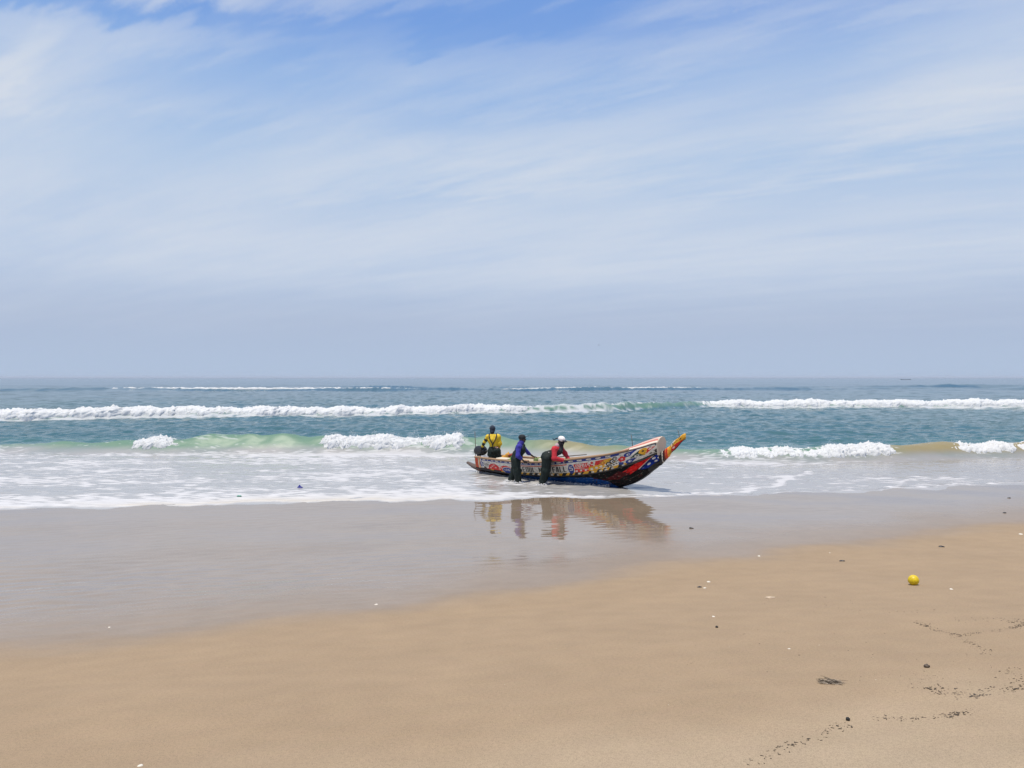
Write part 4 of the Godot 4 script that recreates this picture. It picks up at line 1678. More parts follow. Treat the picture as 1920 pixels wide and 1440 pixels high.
# one hand, wrist at the origin, fingers along +x, palm down, thumb towards +z
func make_hand() -> Dictionary:
	var p := [[Vector3(-0.02, 0, 0), Vector3(0.03, 0, 0), 0.024, 0.027], [Vector3(0.03, 0, -0.024), Vector3(0.085, 0.002, -0.03), 0.016, 0.013], [Vector3(0.03, 0, 0.02), Vector3(0.085, 0.003, 0.026), 0.018, 0.013], [Vector3(0.03, 0, 0), Vector3(0.085, 0.004, 0), 0.019, 0.014]]
	var base := [Vector3(0.086, 0.002, 0.031), Vector3(0.09, 0.004, 0.011), Vector3(0.088, 0.003, -0.011), Vector3(0.08, 0.0, -0.031)]
	var len := [0.072, 0.080, 0.074, 0.058]
	for i in 4:
		var a: Vector3 = base[i]
		var bend := 0.25
		for s in 3:
			var l: float = len[i] * [0.45, 0.31, 0.24][s]
			var b := a + Vector3(cos(bend), -sin(bend), [0.06, 0.0, -0.04, -0.1][i]) * l
			p.append([a, b, 0.0092 - 0.0008 * s, 0.0086 - 0.0008 * s])
			a = b
			bend += 0.42
	p.append([Vector3(0.02, -0.006, 0.024), Vector3(0.05, -0.014, 0.052), 0.015, 0.011])
	p.append([Vector3(0.05, -0.014, 0.052), Vector3(0.078, -0.022, 0.062), 0.011, 0.0095])
	p.append([Vector3(0.078, -0.022, 0.062), Vector3(0.10, -0.032, 0.060), 0.0095, 0.008])
	return nets(p, 0.0045, 0.008)


# a head looking along +x, its neck joint at the origin
func make_head() -> Dictionary:
	var e := Basis()
	return nets([
		[Vector3(-0.005, 0.135, 0), Vector3(0.100, 0.098, 0.078), e], [Vector3(0.025, 0.075, 0), Vector3(0.072, 0.082, 0.062), e], [Vector3(0.045, 0.030, 0), Vector3(0.074, 0.026, 0), 0.030, 0.022],
		[Vector3(0.086, 0.125, 0), Vector3(0.116, 0.088, 0), 0.010, 0.014], [Vector3(0.100, 0.090, -0.012), Vector3(0.100, 0.090, 0.012), 0.010, 0.010], [Vector3(0.084, 0.142, -0.034), Vector3(0.084, 0.142, 0.034), 0.013, 0.013],
		[Vector3(0.090, 0.060, -0.018), Vector3(0.090, 0.060, 0.018), 0.008, 0.008], [Vector3(0.088, 0.047, -0.016), Vector3(0.088, 0.047, 0.016), 0.009, 0.009],
		[Vector3(0.070, 0.122, 0.030), Vector3(0.017, 0.013, 0.017), e], [Vector3(0.070, 0.122, -0.030), Vector3(0.017, 0.013, 0.017), e],
		[Vector3(-0.008, 0.112, 0.080), Vector3(0.020, 0.032, 0.009), e], [Vector3(-0.008, 0.112, -0.080), Vector3(0.020, 0.032, 0.009), e],
		[Vector3(-0.02, 0.07, 0), Vector3(-0.015, -0.05, 0), 0.058, 0.062],
	], 0.0065, 0.016)


func skin_body(parts: Array, head: Transform3D, hands: Array, skin: Color, parent: Node) -> void:
	var b := empty_body()
	join(b, nets(parts, 0.016, 0.05), Transform3D(), skin)
	join(b, make_head(), head, skin)
	for h in hands:
		join(b, hand_shape, h, skin)
	put("body", body_mesh(b), painted(0.55), parent)


func garment(called: String, prims: Array, mat: Material, parent: Node, cell := 0.017, k := 0.05, folds := 0.006, s := 1) -> MeshInstance3D:
	var g := nets(prims, cell, k)
	# creases of loose cloth
	var v: PackedVector3Array = g.v
	var n: PackedVector3Array = g.n
	for i in v.size():
		var p := v[i]
		v[i] = p + n[i] * folds * (n_a.get_noise_3d(p.x * 9.0 + s, p.y * 5.0, p.z * 9.0) + 0.6 * n_b.get_noise_3d(p.x * 16.0, p.y * 20.0 + s, p.z * 16.0))
	return put(called, mesh_of(v, g.idx), mat, parent)


func aim(at: Vector3, fingers: Vector3, palm: Vector3, mirror := false) -> Transform3D:
	var x := fingers.normalized()
	var y := -(palm - x * palm.dot(x)).normalized()
	var z := x.cross(y)
	return Transform3D(Basis(x, y, -z if mirror else z), at)


func face(at: Vector3, yaw: float, pitch: float) -> Transform3D:
	return Transform3D((Basis(Vector3.UP, yaw) * Basis(Vector3.BACK, pitch)).scaled(Vector3.ONE * 1.12), at)


func grow(bones: Array, by: float) -> Array:
	var out := []
	for b in bones:
		out.append([b[0], b[1], b[2] + by, b[3] + by] if b.size() == 4 else [b[0], b[1] + Vector3.ONE * by, b[2]])
	return out


func strap(points: Array, width: float, mat: Material, parent: Node, called := "strap") -> void:
	var st := begin()
	var r := []
	for p in points:
		r.append(width / 2)
	tube(st, points, r, 8, 0.8)
	put(called, done(st), mat, parent)


func make_people() -> void:
	hand_shape = make_hand()
	var worn: Node3D
	var bib: Node3D
	var coat: Node3D
	var skin := Color(0.035, 0.021, 0.016)
	var waders := flat(0.0095, 0.0165, 0.0145, 0.7)
	waders.metallic_specular = 0.35
	var dark := flat(0.012, 0.013, 0.018, 0.8)

	# --- person at the boat's side in blue, standing in ankle deep water, looking along the boat to the right
	var o := thing("person", Vector3(0.15, 0.0, -26.5))
	tag(o, "person in blue shirt and dark waders leaning with both hands against the boat side", "person", "people pushing the boat")
	var hip := Vector3(-0.02, 0.88, 0.0)
	var waist := Vector3(0.03, 1.02, -0.01)
	var chest := Vector3(0.115, 1.25, -0.02)
	var neck := Vector3(0.165, 1.44, -0.02)
	var sn := Vector3(0.085, 1.34, 0.165)
	var sf := Vector3(0.215, 1.33, -0.20)
	var en := Vector3(0.05, 1.03, 0.25)
	var wn := Vector3(0.26, 0.83, 0.10)
	var ef := Vector3(0.40, 1.08, -0.36)
	var wf := Vector3(0.60, 0.93, -0.50)
	var kn := Vector3(0.03, 0.47, 0.10)
	var an := Vector3(0.07, 0.10, 0.09)
	var kf := Vector3(-0.06, 0.49, -0.12)
	var af := Vector3(-0.19, 0.14, -0.14)
	var hn := hip + Vector3(0.01, -0.02, 0.09)
	var hf := hip + Vector3(-0.01, -0.02, -0.09)
	var torso := [[hip, waist, 0.125, 0.118], [waist, chest, 0.118, 0.14], [chest, neck + Vector3(0, -0.06, 0), 0.135, 0.07], [sn, sf, 0.075, 0.07], [neck + Vector3(0, -0.06, 0), neck + Vector3(0.02, 0.05, 0), 0.058, 0.055]]
	var legs := [[hn, kn, 0.098, 0.062], [kn, an, 0.06, 0.042], [hf, kf, 0.098, 0.062], [kf, af, 0.06, 0.042], [an + Vector3(-0.03, -0.05, 0), an + Vector3(0.15, -0.07, 0.02), 0.045, 0.035], [af + Vector3(-0.02, -0.06, 0), af + Vector3(0.10, -0.10, 0.0), 0.042, 0.035]]
	var arms := [[sn, en, 0.055, 0.042], [en, wn, 0.041, 0.028], [sf, ef, 0.055, 0.042], [ef, wf, 0.041, 0.028]]
	var head := face(neck + Vector3(0.035, 0.02, 0.0), -0.15, -0.02)
	skin_body(torso + legs + arms, head, [aim(wn, Vector3(1, -0.45, -0.5), Vector3(0.2, -0.4, -1)), aim(wf, Vector3(1, -0.2, -0.35), Vector3(0.1, -1, 0.0), true)], skin, o)
	garment("shirt", grow([[waist, chest, 0.118, 0.142], [chest, neck + Vector3(0, -0.05, 0), 0.135, 0.075], [sn, sf, 0.078, 0.072], [sn, en, 0.074, 0.062], [en, en.lerp(wn, 0.5), 0.058, 0.05], [sf, ef, 0.060, 0.05], [ef, ef.lerp(wf, 0.3), 0.047, 0.042]], 0.012), flat(0.030, 0.028, 0.27, 0.85), o, 0.016, 0.05, 0.009, 3)
	bib = garment("waders", grow([[hn, kn, 0.135, 0.118], [kn, an + Vector3(0, 0.02, 0), 0.118, 0.094], [hf, kf, 0.132, 0.112], [kf, af + Vector3(0, 0.02, 0), 0.110, 0.088], [hip, waist, 0.165, 0.158], [waist, chest + Vector3(0.055, -0.03, 0.02), 0.158, 0.140], [chest + Vector3(0.07, -0.02, 0.05), chest + Vector3(0.10, 0.10, 0.02), 0.115, 0.075]], 0.012), waders, o, 0.016, 0.06, 0.010, 5)
	for q in [[an, Vector3(0.16, -0.08, 0.02)], [af, Vector3(0.12, -0.12, 0.0)]]:
		garment("boot", [[q[0] + Vector3(-0.01, 0.05, 0), q[0] + Vector3(-0.02, -0.06, 0), 0.066, 0.060], [q[0] + Vector3(-0.05, -0.07, 0), q[0] + q[1], 0.055, 0.046]], dark, o, 0.014, 0.04, 0.003)
	for s in [[sn, 0.05], [sf, 0.0]]:
		strap([chest + Vector3(0.15, 0.06, s[1] * 1.6 - 0.02), s[0] + Vector3(0.05, 0.085, -0.05 if s[1] > 0 else 0.05), s[0] + Vector3(-0.05, 0.05, -0.06 if s[1] > 0 else 0.06), waist + Vector3(-0.14, 0.06, 0.0)], 0.03, waders, bib)
	var cap := flat(0.010, 0.014, 0.018, 0.85)
	worn = garment("cap", [[head * Vector3(-0.006, 0.165, 0), Vector3(0.128, 0.100, 0.108), head.basis.orthonormalized()]], cap, o, 0.011, 0.02, 0.003)
	var cs := begin()
	block(cs, head * Transform3D(Basis(Vector3.BACK, 0.45), Vector3(0.145, 0.195, 0)), Vector3(0.12, 0.012, 0.12), 0.005)
	put("cap_brim", done(cs), cap, worn)
	garment("hood", [[neck + Vector3(-0.02, -0.03, 0), neck + Vector3(0.01, 0.03, 0), 0.118, 0.098]], flat(0.028, 0.022, 0.22, 0.85), o, 0.014, 0.03, 0.006)

	splash([Vector2(0.22, 26.41), Vector2(-0.04, 26.64), Vector2(1.01, 25.94), Vector2(1.08, 26.18)], 700, 0.11, flat(0.60, 0.60, 0.61, 0.9))

	# --- person in red bending over the gunwale further forward
	o = thing("person", Vector3(1.08, 0.0, -26.0))
	tag(o, "person in red sweater and white cap bending over the gunwale of the boat", "person", "people pushing the boat")
	hip = Vector3(0.11, 1.02, 0.02)
	waist = Vector3(0.24, 1.11, 0.0)
	chest = Vector3(0.44, 1.24, -0.03)
	neck = Vector3(0.51, 1.42, -0.03)
	sn = Vector3(0.35, 1.30, 0.16)
	sf = Vector3(0.57, 1.32, -0.19)
	en = Vector3(0.33, 1.00, 0.24)
	wn = Vector3(0.62, 0.93, 0.16)
	ef = Vector3(0.72, 1.12, -0.12)
	wf = Vector3(0.82, 0.97, 0.02)
	kn = Vector3(0.05, 0.56, 0.09)
	an = Vector3(-0.07, 0.13, 0.06)
	kf = Vector3(0.10, 0.55, -0.14)
	af = Vector3(0.0, 0.13, -0.18)
	hn = hip + Vector3(-0.02, -0.03, 0.09)
	hf = hip + Vector3(0.02, -0.03, -0.09)
	torso = [[hip, waist, 0.125, 0.118], [waist, chest, 0.118, 0.14], [chest, neck + Vector3(0, -0.06, 0), 0.135, 0.07], [sn, sf, 0.075, 0.07], [neck + Vector3(0, -0.06, 0), neck + Vector3(0.02, 0.05, 0), 0.058, 0.055]]
	legs = [[hn, kn, 0.098, 0.062], [kn, an, 0.06, 0.042], [hf, kf, 0.098, 0.062], [kf, af, 0.06, 0.042], [an + Vector3(-0.03, -0.05, 0), an + Vector3(0.14, -0.08, 0.03), 0.045, 0.035], [af + Vector3(-0.02, -0.06, 0), af + Vector3(0.12, -0.08, 0.0), 0.042, 0.035]]
	arms = [[sn, en, 0.055, 0.042], [en, wn, 0.041, 0.028], [sf, ef, 0.055, 0.042], [ef, wf, 0.041, 0.028]]
	head = face(neck + Vector3(0.04, 0.02, 0.0), -0.75, -0.35)
	skin_body(torso + legs + arms, head, [aim(wn, Vector3(1, -0.5, 0.1), Vector3(-0.2, -1, 0.0)), aim(wf, Vector3(0.8, -0.6, 0.5), Vector3(-0.2, -1, 0.1), true)], skin, o)
	garment("sweater", grow([[waist, chest, 0.12, 0.142], [chest, neck + Vector3(0, -0.07, 0), 0.135, 0.075], [sn, sf, 0.08, 0.075], [sn, en, 0.082, 0.072], [en, wn, 0.068, 0.05], [sf, ef, 0.078, 0.066], [ef, wf, 0.06, 0.048]], 0.012), flat(0.46, 0.022, 0.035, 0.9), o, 0.016, 0.05, 0.008, 9)
	garment("vest", [[waist + Vector3(0.05, 0.0, 0.05), chest + Vector3(0.06, -0.02, 0.05), 0.125, 0.132], [chest + Vector3(0.05, 0.0, 0.04), chest + Vector3(0.07, 0.10, 0.02), 0.125, 0.08]], dark, o, 0.016, 0.05, 0.008, 11)
	bib = garment("waders", grow([[hn, kn, 0.150, 0.125], [kn, an + Vector3(0, 0.0, 0), 0.122, 0.090], [hf, kf, 0.135, 0.112], [kf, af + Vector3(0, 0.0, 0), 0.108, 0.082], [hip + Vector3(-0.02, 0, 0), waist, 0.180, 0.140]], 0.014), waders, o, 0.016, 0.06, 0.011, 13)
	for q in [[an, Vector3(0.15, -0.09, 0.03)], [af, Vector3(0.14, -0.09, 0.0)]]:
		garment("boot", [[q[0] + Vector3(-0.01, 0.05, 0), q[0] + Vector3(-0.02, -0.06, 0), 0.068, 0.060], [q[0] + Vector3(-0.05, -0.07, 0), q[0] + q[1], 0.055, 0.046]], dark, o, 0.014, 0.04, 0.003)
	garment("belt", [[waist + Vector3(-0.09, 0.06, 0.12), waist + Vector3(-0.12, 0.08, -0.10), 0.03, 0.03]], flat(0.42, 0.40, 0.40, 0.9), o, 0.012, 0.02, 0.004)
	garment("face_scarf", [[head * Vector3(0.02, 0.05, 0), head * Vector3(0.055, 0.09, 0), 0.104, 0.08], [head * Vector3(0.0, 0.0, 0), head * Vector3(0.09, -0.12, 0.0), 0.105, 0.075]], flat(0.016, 0.015, 0.02, 0.9), o, 0.012, 0.03, 0.006)
	garment("collar", [[neck + Vector3(-0.07, -0.02, 0.06), neck + Vector3(-0.03, 0.0, -0.07), 0.085, 0.075]], flat(0.40, 0.30, 0.33, 0.9), o, 0.012, 0.03, 0.004)
	var white := flat(0.74, 0.71, 0.70, 0.85)
	worn = garment("cap", [[head * Vector3(-0.004, 0.178, 0), Vector3(0.130, 0.098, 0.114), head.basis.orthonormalized()]], white, o, 0.011, 0.02, 0.003)
	cs = begin()
	block(cs, head * Transform3D(Basis(Vector3.BACK, -0.2), Vector3(0.135, 0.165, 0)), Vector3(0.11, 0.012, 0.13), 0.005)
	put("cap_brim", done(cs), dark, worn)
	strap([head * Vector3(-0.09, 0.17, 0.03), head * Vector3(-0.15, 0.14, 0.07), head * Vector3(-0.19, 0.07, 0.10), head * Vector3(-0.24, 0.10, 0.12)], 0.045, dark, worn, "cap_flap")

	# --- person standing in the stern in a yellow jacket, back to the beach
	o = thing("person", Vector3(-0.72, 0.10, -29.0))
	tag(o, "person in yellow jacket with crossed braces standing in the stern of the boat", "person")
	hip = Vector3(0.05, 0.84, 0.0)
	waist = Vector3(0.03, 0.98, 0.0)
	chest = Vector3(0.0, 1.25, -0.01)
	neck = Vector3(-0.02, 1.47, -0.02)
	sn = Vector3(-0.19, 1.37, 0.0)
	sf = Vector3(0.19, 1.37, 0.0)
	en = Vector3(-0.34, 1.13, -0.05)
	wn = Vector3(-0.43, 0.90, -0.12)
	ef = Vector3(0.25, 1.11, -0.02)
	wf = Vector3(0.20, 0.90, -0.18)
	kn = Vector3(-0.06, 0.46, 0.0)
	an = Vector3(-0.08, 0.13, 0.02)
	kf = Vector3(0.16, 0.46, -0.02)
	af = Vector3(0.18, 0.13, 0.0)
	hn = hip + Vector3(-0.09, -0.02, 0)
	hf = hip + Vector3(0.09, -0.02, 0)
	torso = [[hip, waist, 0.125, 0.12], [waist, chest, 0.12, 0.14], [chest + Vector3(-0.06, 0, 0), chest + Vector3(0.06, 0, 0), 0.12, 0.12], [chest, neck + Vector3(0, -0.06, 0), 0.13, 0.07], [sn, sf, 0.07, 0.07], [neck + Vector3(0, -0.06, 0), neck + Vector3(0, 0.05, 0), 0.058, 0.055]]
	legs = [[hn, kn, 0.098, 0.062], [kn, an, 0.06, 0.042], [hf, kf, 0.098, 0.062], [kf, af, 0.06, 0.042], [an + Vector3(0, -0.05, 0.03), an + Vector3(0, -0.07, -0.15), 0.045, 0.035], [af + Vector3(0, -0.05, 0.03), af + Vector3(0, -0.07, -0.15), 0.042, 0.035]]
	arms = [[sn, en, 0.055, 0.042], [en, wn, 0.041, 0.028], [sf, ef, 0.055, 0.042], [ef, wf, 0.041, 0.028]]
	head = face(neck + Vector3(0.0, 0.04, -0.01), PI * 0.42, -0.12)
	skin_body(torso + legs + arms, head, [aim(wn, Vector3(-0.4, -0.8, -0.2), Vector3(0.3, -0.4, -1)), aim(wf, Vector3(-0.2, -0.7, -0.6), Vector3(-1, 0, 0.0), true)], skin, o)
	var yellow := flat(0.62, 0.43, 0.012, 0.7)
	coat = garment("jacket", grow([[waist, chest, 0.135, 0.145], [chest + Vector3(-0.07, 0, 0), chest + Vector3(0.07, 0, 0), 0.125, 0.125], [chest, neck + Vector3(0, -0.06, 0), 0.135, 0.085], [sn, sf, 0.08, 0.08], [sf, ef, 0.088, 0.076], [ef, wf, 0.07, 0.05]], 0.013), yellow, o, 0.016, 0.05, 0.008, 17)
	for i in 6:
		var a := [sn, en, wn]
		var t0 := i / 6.0 * 2.0
		var p0: Vector3 = a[int(t0)].lerp(a[int(t0) + 1], t0 - int(t0))
		var t1 := minf((i + 0.85) / 6.0 * 2.0, 1.999)
		var p1: Vector3 = a[int(t1)].lerp(a[int(t1) + 1], t1 - int(t1))
		var r := lerpf(0.078, 0.05, i / 5.0)
		garment("sleeve_band", [[p0, p1, r, r - 0.004]], yellow if i % 2 == 0 else dark, coat, 0.014, 0.03, 0.004, i)
	bib = garment("waders", grow([[hn, kn, 0.150, 0.135], [kn, an + Vector3(0, 0.02, 0), 0.125, 0.10], [hf, kf, 0.150, 0.135], [kf, af + Vector3(0, 0.02, 0), 0.125, 0.10], [hip, waist + Vector3(0, -0.03, 0), 0.175, 0.150]], 0.013), waders, o, 0.016, 0.06, 0.010, 19)
	garment("shirt_tail", [[waist + Vector3(0.05, -0.01, 0.08), waist + Vector3(0.13, -0.04, 0.06), 0.07, 0.06]], flat(0.50, 0.30, 0.24, 0.9), o, 0.014, 0.03, 0.004)
	for q in [an, af]:
		garment("boot", [[q + Vector3(0, 0.05, 0.01), q + Vector3(0, -0.06, 0.02), 0.07, 0.062], [q + Vector3(0, -0.07, 0.05), q + Vector3(0, -0.08, -0.15), 0.055, 0.046]], dark, o, 0.015, 0.04, 0.003)
	strap([waist + Vector3(-0.02, -0.06, 0.17), chest + Vector3(-0.01, -0.14, 0.180), chest + Vector3(-0.10, 0.03, 0.168), sn + Vector3(0.05, 0.035, 0.105), sn + Vector3(0.06, 0.12, 0.0)], 0.05, dark, bib, "brace")
	strap([chest + Vector3(-0.005, -0.16, 0.182), chest + Vector3(0.09, 0.02, 0.172), sf + Vector3(-0.05, 0.035, 0.105), sf + Vector3(-0.06, 0.12, 0.0)], 0.05, dark, bib, "brace")
	garment("hood", [[head * Vector3(-0.004, 0.155, 0), Vector3(0.128, 0.116, 0.108), head.basis.orthonormalized()], [head * Vector3(-0.02, 0.05, 0), Vector3(0.095, 0.10, 0.09), head.basis.orthonormalized()]], flat(0.014, 0.022, 0.04, 0.85), o, 0.011, 0.03, 0.004)


# ---------------------------------------------------------------- things on the sand
func on_sand(x: float, d: float, up := 0.0) -> Vector3:
	var y := ground(x, d) + n_a.get_noise_2d(x * 0.25, d * 0.35) * 0.018
	return Vector3(x, y + up, -d)


func shell_mesh(s: int) -> ArrayMesh:
	# half of a ribbed bivalve, domed, lying face down
	var v := PackedVector3Array()
	var idx := PackedInt32Array()
	var nr := 7
	var na := 18
	for j in nr + 1:
		var t := float(j) / nr
		for i in na:
			var a := TAU * i / na
			var rib := 1.0 + 0.05 * cos(a * 9.0) * t
			var r := t * rib
			v.append(Vector3(r * cos(a) * (1.0 + 0.25 * cos(a)), 0.42 * sqrt(maxf(0.0, 1.0 - t * t)) + 0.01, r * sin(a) * 0.8))
	for j in nr:
		for i in na:
			var i2 := (i + 1) % na
			idx.append_array([j * na + i, (j + 1) * na + i, (j + 1) * na + i2, j * na + i, (j + 1) * na + i2, j * na + i2])
	var bottom := v.size()
	for i in na:
		v.append(v[nr * na + i] - Vector3(0, 0.06, 0))
	for i in na:
		var i2 := (i + 1) % na
		idx.append_array([nr * na + i, bottom + i, bottom + i2, nr * na + i, bottom + i2, nr * na + i2])
	return mesh_of(v, outward(v, idx))


func make_beach_finds() -> void:
	# yellow ball with a moulded seam
	var ball := thing("ball", on_sand(6.06, 11.6))
	tag(ball, "small yellow ball lying on the sand at right", "ball")
	var b := lump(Vector3.ONE * 0.078, 91, 0.02, 24, 36)
	var bm := flat(0.66, 0.50, 0.02, 0.45)
	var bt := noise(92, 0.03, 4).get_seamless_image(128, 128)
	bm.albedo_texture = ramp(bt, Color(0.70, 0.58, 0.03), Color(0.90, 0.81, 0.07))
	bm.albedo_color = Color.WHITE
	bm.uv1_triplanar = true
	bm.uv1_scale = Vector3.ONE * 6.0
	var sphere := put("sphere", b, bm, ball)
	sphere.position.y = 0.074
	var st := begin()
	var ring := []
	var rad := []
	for i in 33:
		var a := TAU * i / 32.0
		ring.append(Vector3(0, 0.074, 0) + Basis(Vector3(0.4, 0.3, 1).normalized(), 0.7) * Vector3(cos(a) * 0.0785, sin(a) * 0.0785, 0))
		rad.append(0.0022)
	tube(st, ring, rad, 6)
	put("seam", done(st), flat(0.70, 0.58, 0.10, 0.5), sphere).position.y = -0.074

	# white shells, each where it lies
	var sm := shell_mesh(1)
	var shell_m := flat(0.62, 0.58, 0.50, 0.5)
	var shells := [
		[-1.97, 11.17, 0.036, "white shell lying alone on the wet sand left of centre"], [-5.35, 10.2, 0.020, "tiny white shell alone on the wet sand far left"],
		[3.19, 12.45, 0.040, "upper white shell of a pair near the middle of the beach"], [2.99, 11.92, 0.036, "lower white shell of a pair touching a dark mussel shell"],
		[2.49, 9.5, 0.026, "white shell just above a small dark pebble"], [4.84, 15.06, 0.040, "white shell on the edge of the wet sand right of the boat reflection"],
		[6.3, 15.24, 0.022, "tiny white shell on the wet edge beside a dark mussel shell"], [2.69, 7.44, 0.018, "tiny white shell alone between the pebble and the weed clump"],
		[6.36, 11.13, 0.034, "white shell on the sand to the lower right of the ball"], [11.38, 17.19, 0.060, "white shell at the right edge of the photo"],
		[-2.26, 4.67, 0.022, "white shell at the bottom edge on the left"], [2.9, 24.6, 0.03, ""]]
	var first: MeshInstance3D
	for q in shells:
		if q[3] == "":
			continue
		var o: MeshInstance3D
		if first == null:
			first = put("shell", sm, shell_m)
			o = first
		else:
			o = first.duplicate()
			o.name = numbered("shell", self)
			add_child(o, true)
		o.position = on_sand(q[0], q[1])
		o.rotation = Vector3(rng.randf_range(-0.2, 0.2), rng.randf() * TAU, rng.randf_range(-0.2, 0.2))
		o.scale = Vector3.ONE * q[2] * 0.8
		tag(o, q[3], "shell", "white shells on the sand")
	var frag := put("shell_fragment", lump(Vector3(0.075, 0.012, 0.03), 95, 0.5), flat(0.50, 0.40, 0.30, 0.8))
	frag.position = on_sand(3.67, 10.91, 0.004)
	tag(frag, "flat cream shell fragment right of the pair of white shells", "shell")

	# dark mussel shells and scraps
	var black := flat(0.014, 0.014, 0.017, 0.35)
	var mussels := [
		[4.28, 18.33, 0.055, "black mussel shell on the wet sand below the bow"], [6.13, 14.27, 0.052, "black mussel shell just above the dry sand line"],
		[8.83, 15.8, 0.058, "long black mussel shell near the wet sand edge above the ball"], [13.12, 20.49, 0.055, "black mussel shell on the wet sand near the right edge"],
		[14.96, 23.15, 0.05, "farthest black mussel shell by the wash at the right edge"], [2.93, 12.0, 0.038, "dark mussel shell touching a white shell"]]
	var fm: MeshInstance3D
	for q in mussels:
		var o: MeshInstance3D
		if fm == null:
			fm = put("mussel_shell", lump(Vector3(1.0, 0.30, 0.45), 96, 0.35, 10, 16), black)
			o = fm
		else:
			o = fm.duplicate()
			o.name = numbered("mussel_shell", self)
			add_child(o, true)
		o.position = on_sand(q[0], q[1], q[2] * 0.12)
		o.rotation = Vector3(0, rng.randf_range(-0.5, 0.5), rng.randf_range(-0.15, 0.15))
		o.scale = Vector3.ONE * q[2]
		tag(o, q[3], "shell", "dark mussel shells on the sand")
	for q in [[3.43, 6.35, Vector3(0.022, 0.017, 0.018), "brown rounded stone above the seaweed crumbs", Color(0.07, 0.05, 0.035)], [2.18, 4.98, Vector3(0.013, 0.012, 0.013), "small round black pebble at the end of the lower weed line", Color(0.01, 0.01, 0.01)], [2.33, 8.74, Vector3(0.016, 0.012, 0.014), "small dark pebble just below a white shell", Color(0.02, 0.016, 0.014)]]:
		var o := put("stone", lump(q[2], 97 + int(q[0] * 3), 0.4, 10, 14), flat(q[4].r, q[4].g, q[4].b, 0.6))
		o.position = on_sand(q[0], q[1], q[2].y * 0.7)
		tag(o, q[3], "stone", "small dark stones on the sand")

	# bundle of grey dried weed half sunk in the sand
	var clump := begin()
	var r := RandomNumberGenerator.new()
	r.seed = 12
	var pale_strands := begin()
	for i in 170:
		var p := Vector3(r.randfn(0.0, 0.036), 0.004 + absf(r.randfn(0, 0.010)), r.randfn(0, 0.022))
		var dir := Vector3(1.0, r.randf_range(-0.15, 0.25), r.randf_range(-0.1, 0.8)).normalized() * r.randf_range(0.02, 0.055)
		tube(pale_strands if i % 3 == 0 else clump, [p - dir, p + Vector3(r.randfn(0, 0.004), r.randf() * 0.008, r.randfn(0, 0.004)), p + dir], [0.0008, 0.0018, 0.0008], 4)
	var cl := put("seaweed_clump", done(clump), flat(0.10, 0.078, 0.055, 0.8))
	put("pale_strands", done(pale_strands), flat(0.42, 0.35, 0.27, 0.8), cl)
	cl.position = on_sand(2.48, 5.96, -0.003)
	cl.rotation.y = -0.35
	tag(cl, "ragged grey brown clump of dried seaweed half sunk in the sand", "seaweed")
	var mound := put("sand_mound", lump(Vector3(0.085, 0.016, 0.045), 120, 0.3), flat(0.30, 0.235, 0.165, 0.95), cl)
	mound.position = Vector3(0, -0.002, 0)

	# lines of broken weed left by the tide
	var weed := flat(0.060, 0.046, 0.033, 0.9)
	debris("seaweed_debris", [[4.58, 8.69], [4.49, 8.11], [4.54, 7.81], [4.86, 7.89], [5.23, 8.03], [5.51, 8.24], [5.8, 8.5]], 330, 0.028, 0.010, weed, 1)
	debris("seaweed_debris", [[5.1, 8.5], [5.39, 8.56], [5.51, 8.46], [5.75, 8.4]], 170, 0.09, 0.010, weed, 2)
	debris("seaweed_debris", [[4.49, 7.82], [4.4, 7.3], [4.23, 6.83]], 60, 0.03, 0.007, weed, 3)
	debris("seaweed_debris", [[4.04, 6.21], [3.85, 5.85], [3.68, 5.62], [3.53, 5.51]], 70, 0.05, 0.010, weed, 4)
	debris("seaweed_debris", [[3.5, 5.52], [3.3, 5.44], [3.2, 5.45], [3.05, 5.65]], 170, 0.075, 0.011, weed, 5)
	debris("seaweed_debris", [[3.36, 5.43], [3.22, 5.37]], 60, 0.022, 0.015, weed, 6)
	debris("seaweed_debris", [[1.34, 4.27], [1.45, 4.36], [1.6, 4.53], [1.79, 4.63], [2.0, 4.82], [2.14, 4.91]], 95, 0.030, 0.008, weed, 7)
	debris("seaweed_debris", [[2.36, 5.0], [2.54, 4.95], [2.82, 4.97], [3.02, 5.07]], 120, 0.028, 0.010, weed, 8)
	debris("seaweed_debris", [[2.7, 5.9], [3.1, 5.95], [3.4, 5.85]], 90, 0.20, 0.005, weed, 9)
	debris("seaweed_debris", [[2.2, 7.7], [3.2, 7.3], [4.2, 7.4]], 120, 0.7, 0.006, weed, 10)
	debris("seaweed_debris", [[3.8, 10.4], [4.2, 9.8], [4.7, 9.2]], 50, 0.35, 0.008, weed, 11)
	debris("shell_grit", [[-1.0, 5.0], [1.0, 6.5], [3.0, 9.0], [6.0, 12.0]], 130, 1.6, 0.004, flat(0.62, 0.56, 0.47, 0.7), 12)

	# scraps in the wash
	var cloth := nets([[Vector3(-0.06, 0.0, 0), Vector3(0.07, 0.01, 0), 0.03, 0.03], [Vector3(-0.03, 0.02, 0), Vector3(-0.01, 0.10, 0.0), 0.045, 0.012], [Vector3(0.03, 0.02, 0.01), Vector3(0.0, 0.08, 0), 0.04, 0.015]], 0.010, 0.03)
	var o := put("cloth_scrap", mesh_of(cloth.v, cloth.idx, cloth.n), flat(0.02, 0.025, 0.22, 0.7))
	o.position = Vector3(-6.95, 0.08, -25.2)
	tag(o, "dark blue cloth scrap floating in the white wash left of the boat", "cloth")
	o = put("plastic_scrap", lump(Vector3(0.075, 0.02, 0.04), 130, 0.5), flat(0.02, 0.24, 0.16, 0.5))
	o.position = Vector3(-8.35, 0.075, -23.55)
	tag(o, "small green scrap floating in the foam at the wash edge", "litter")


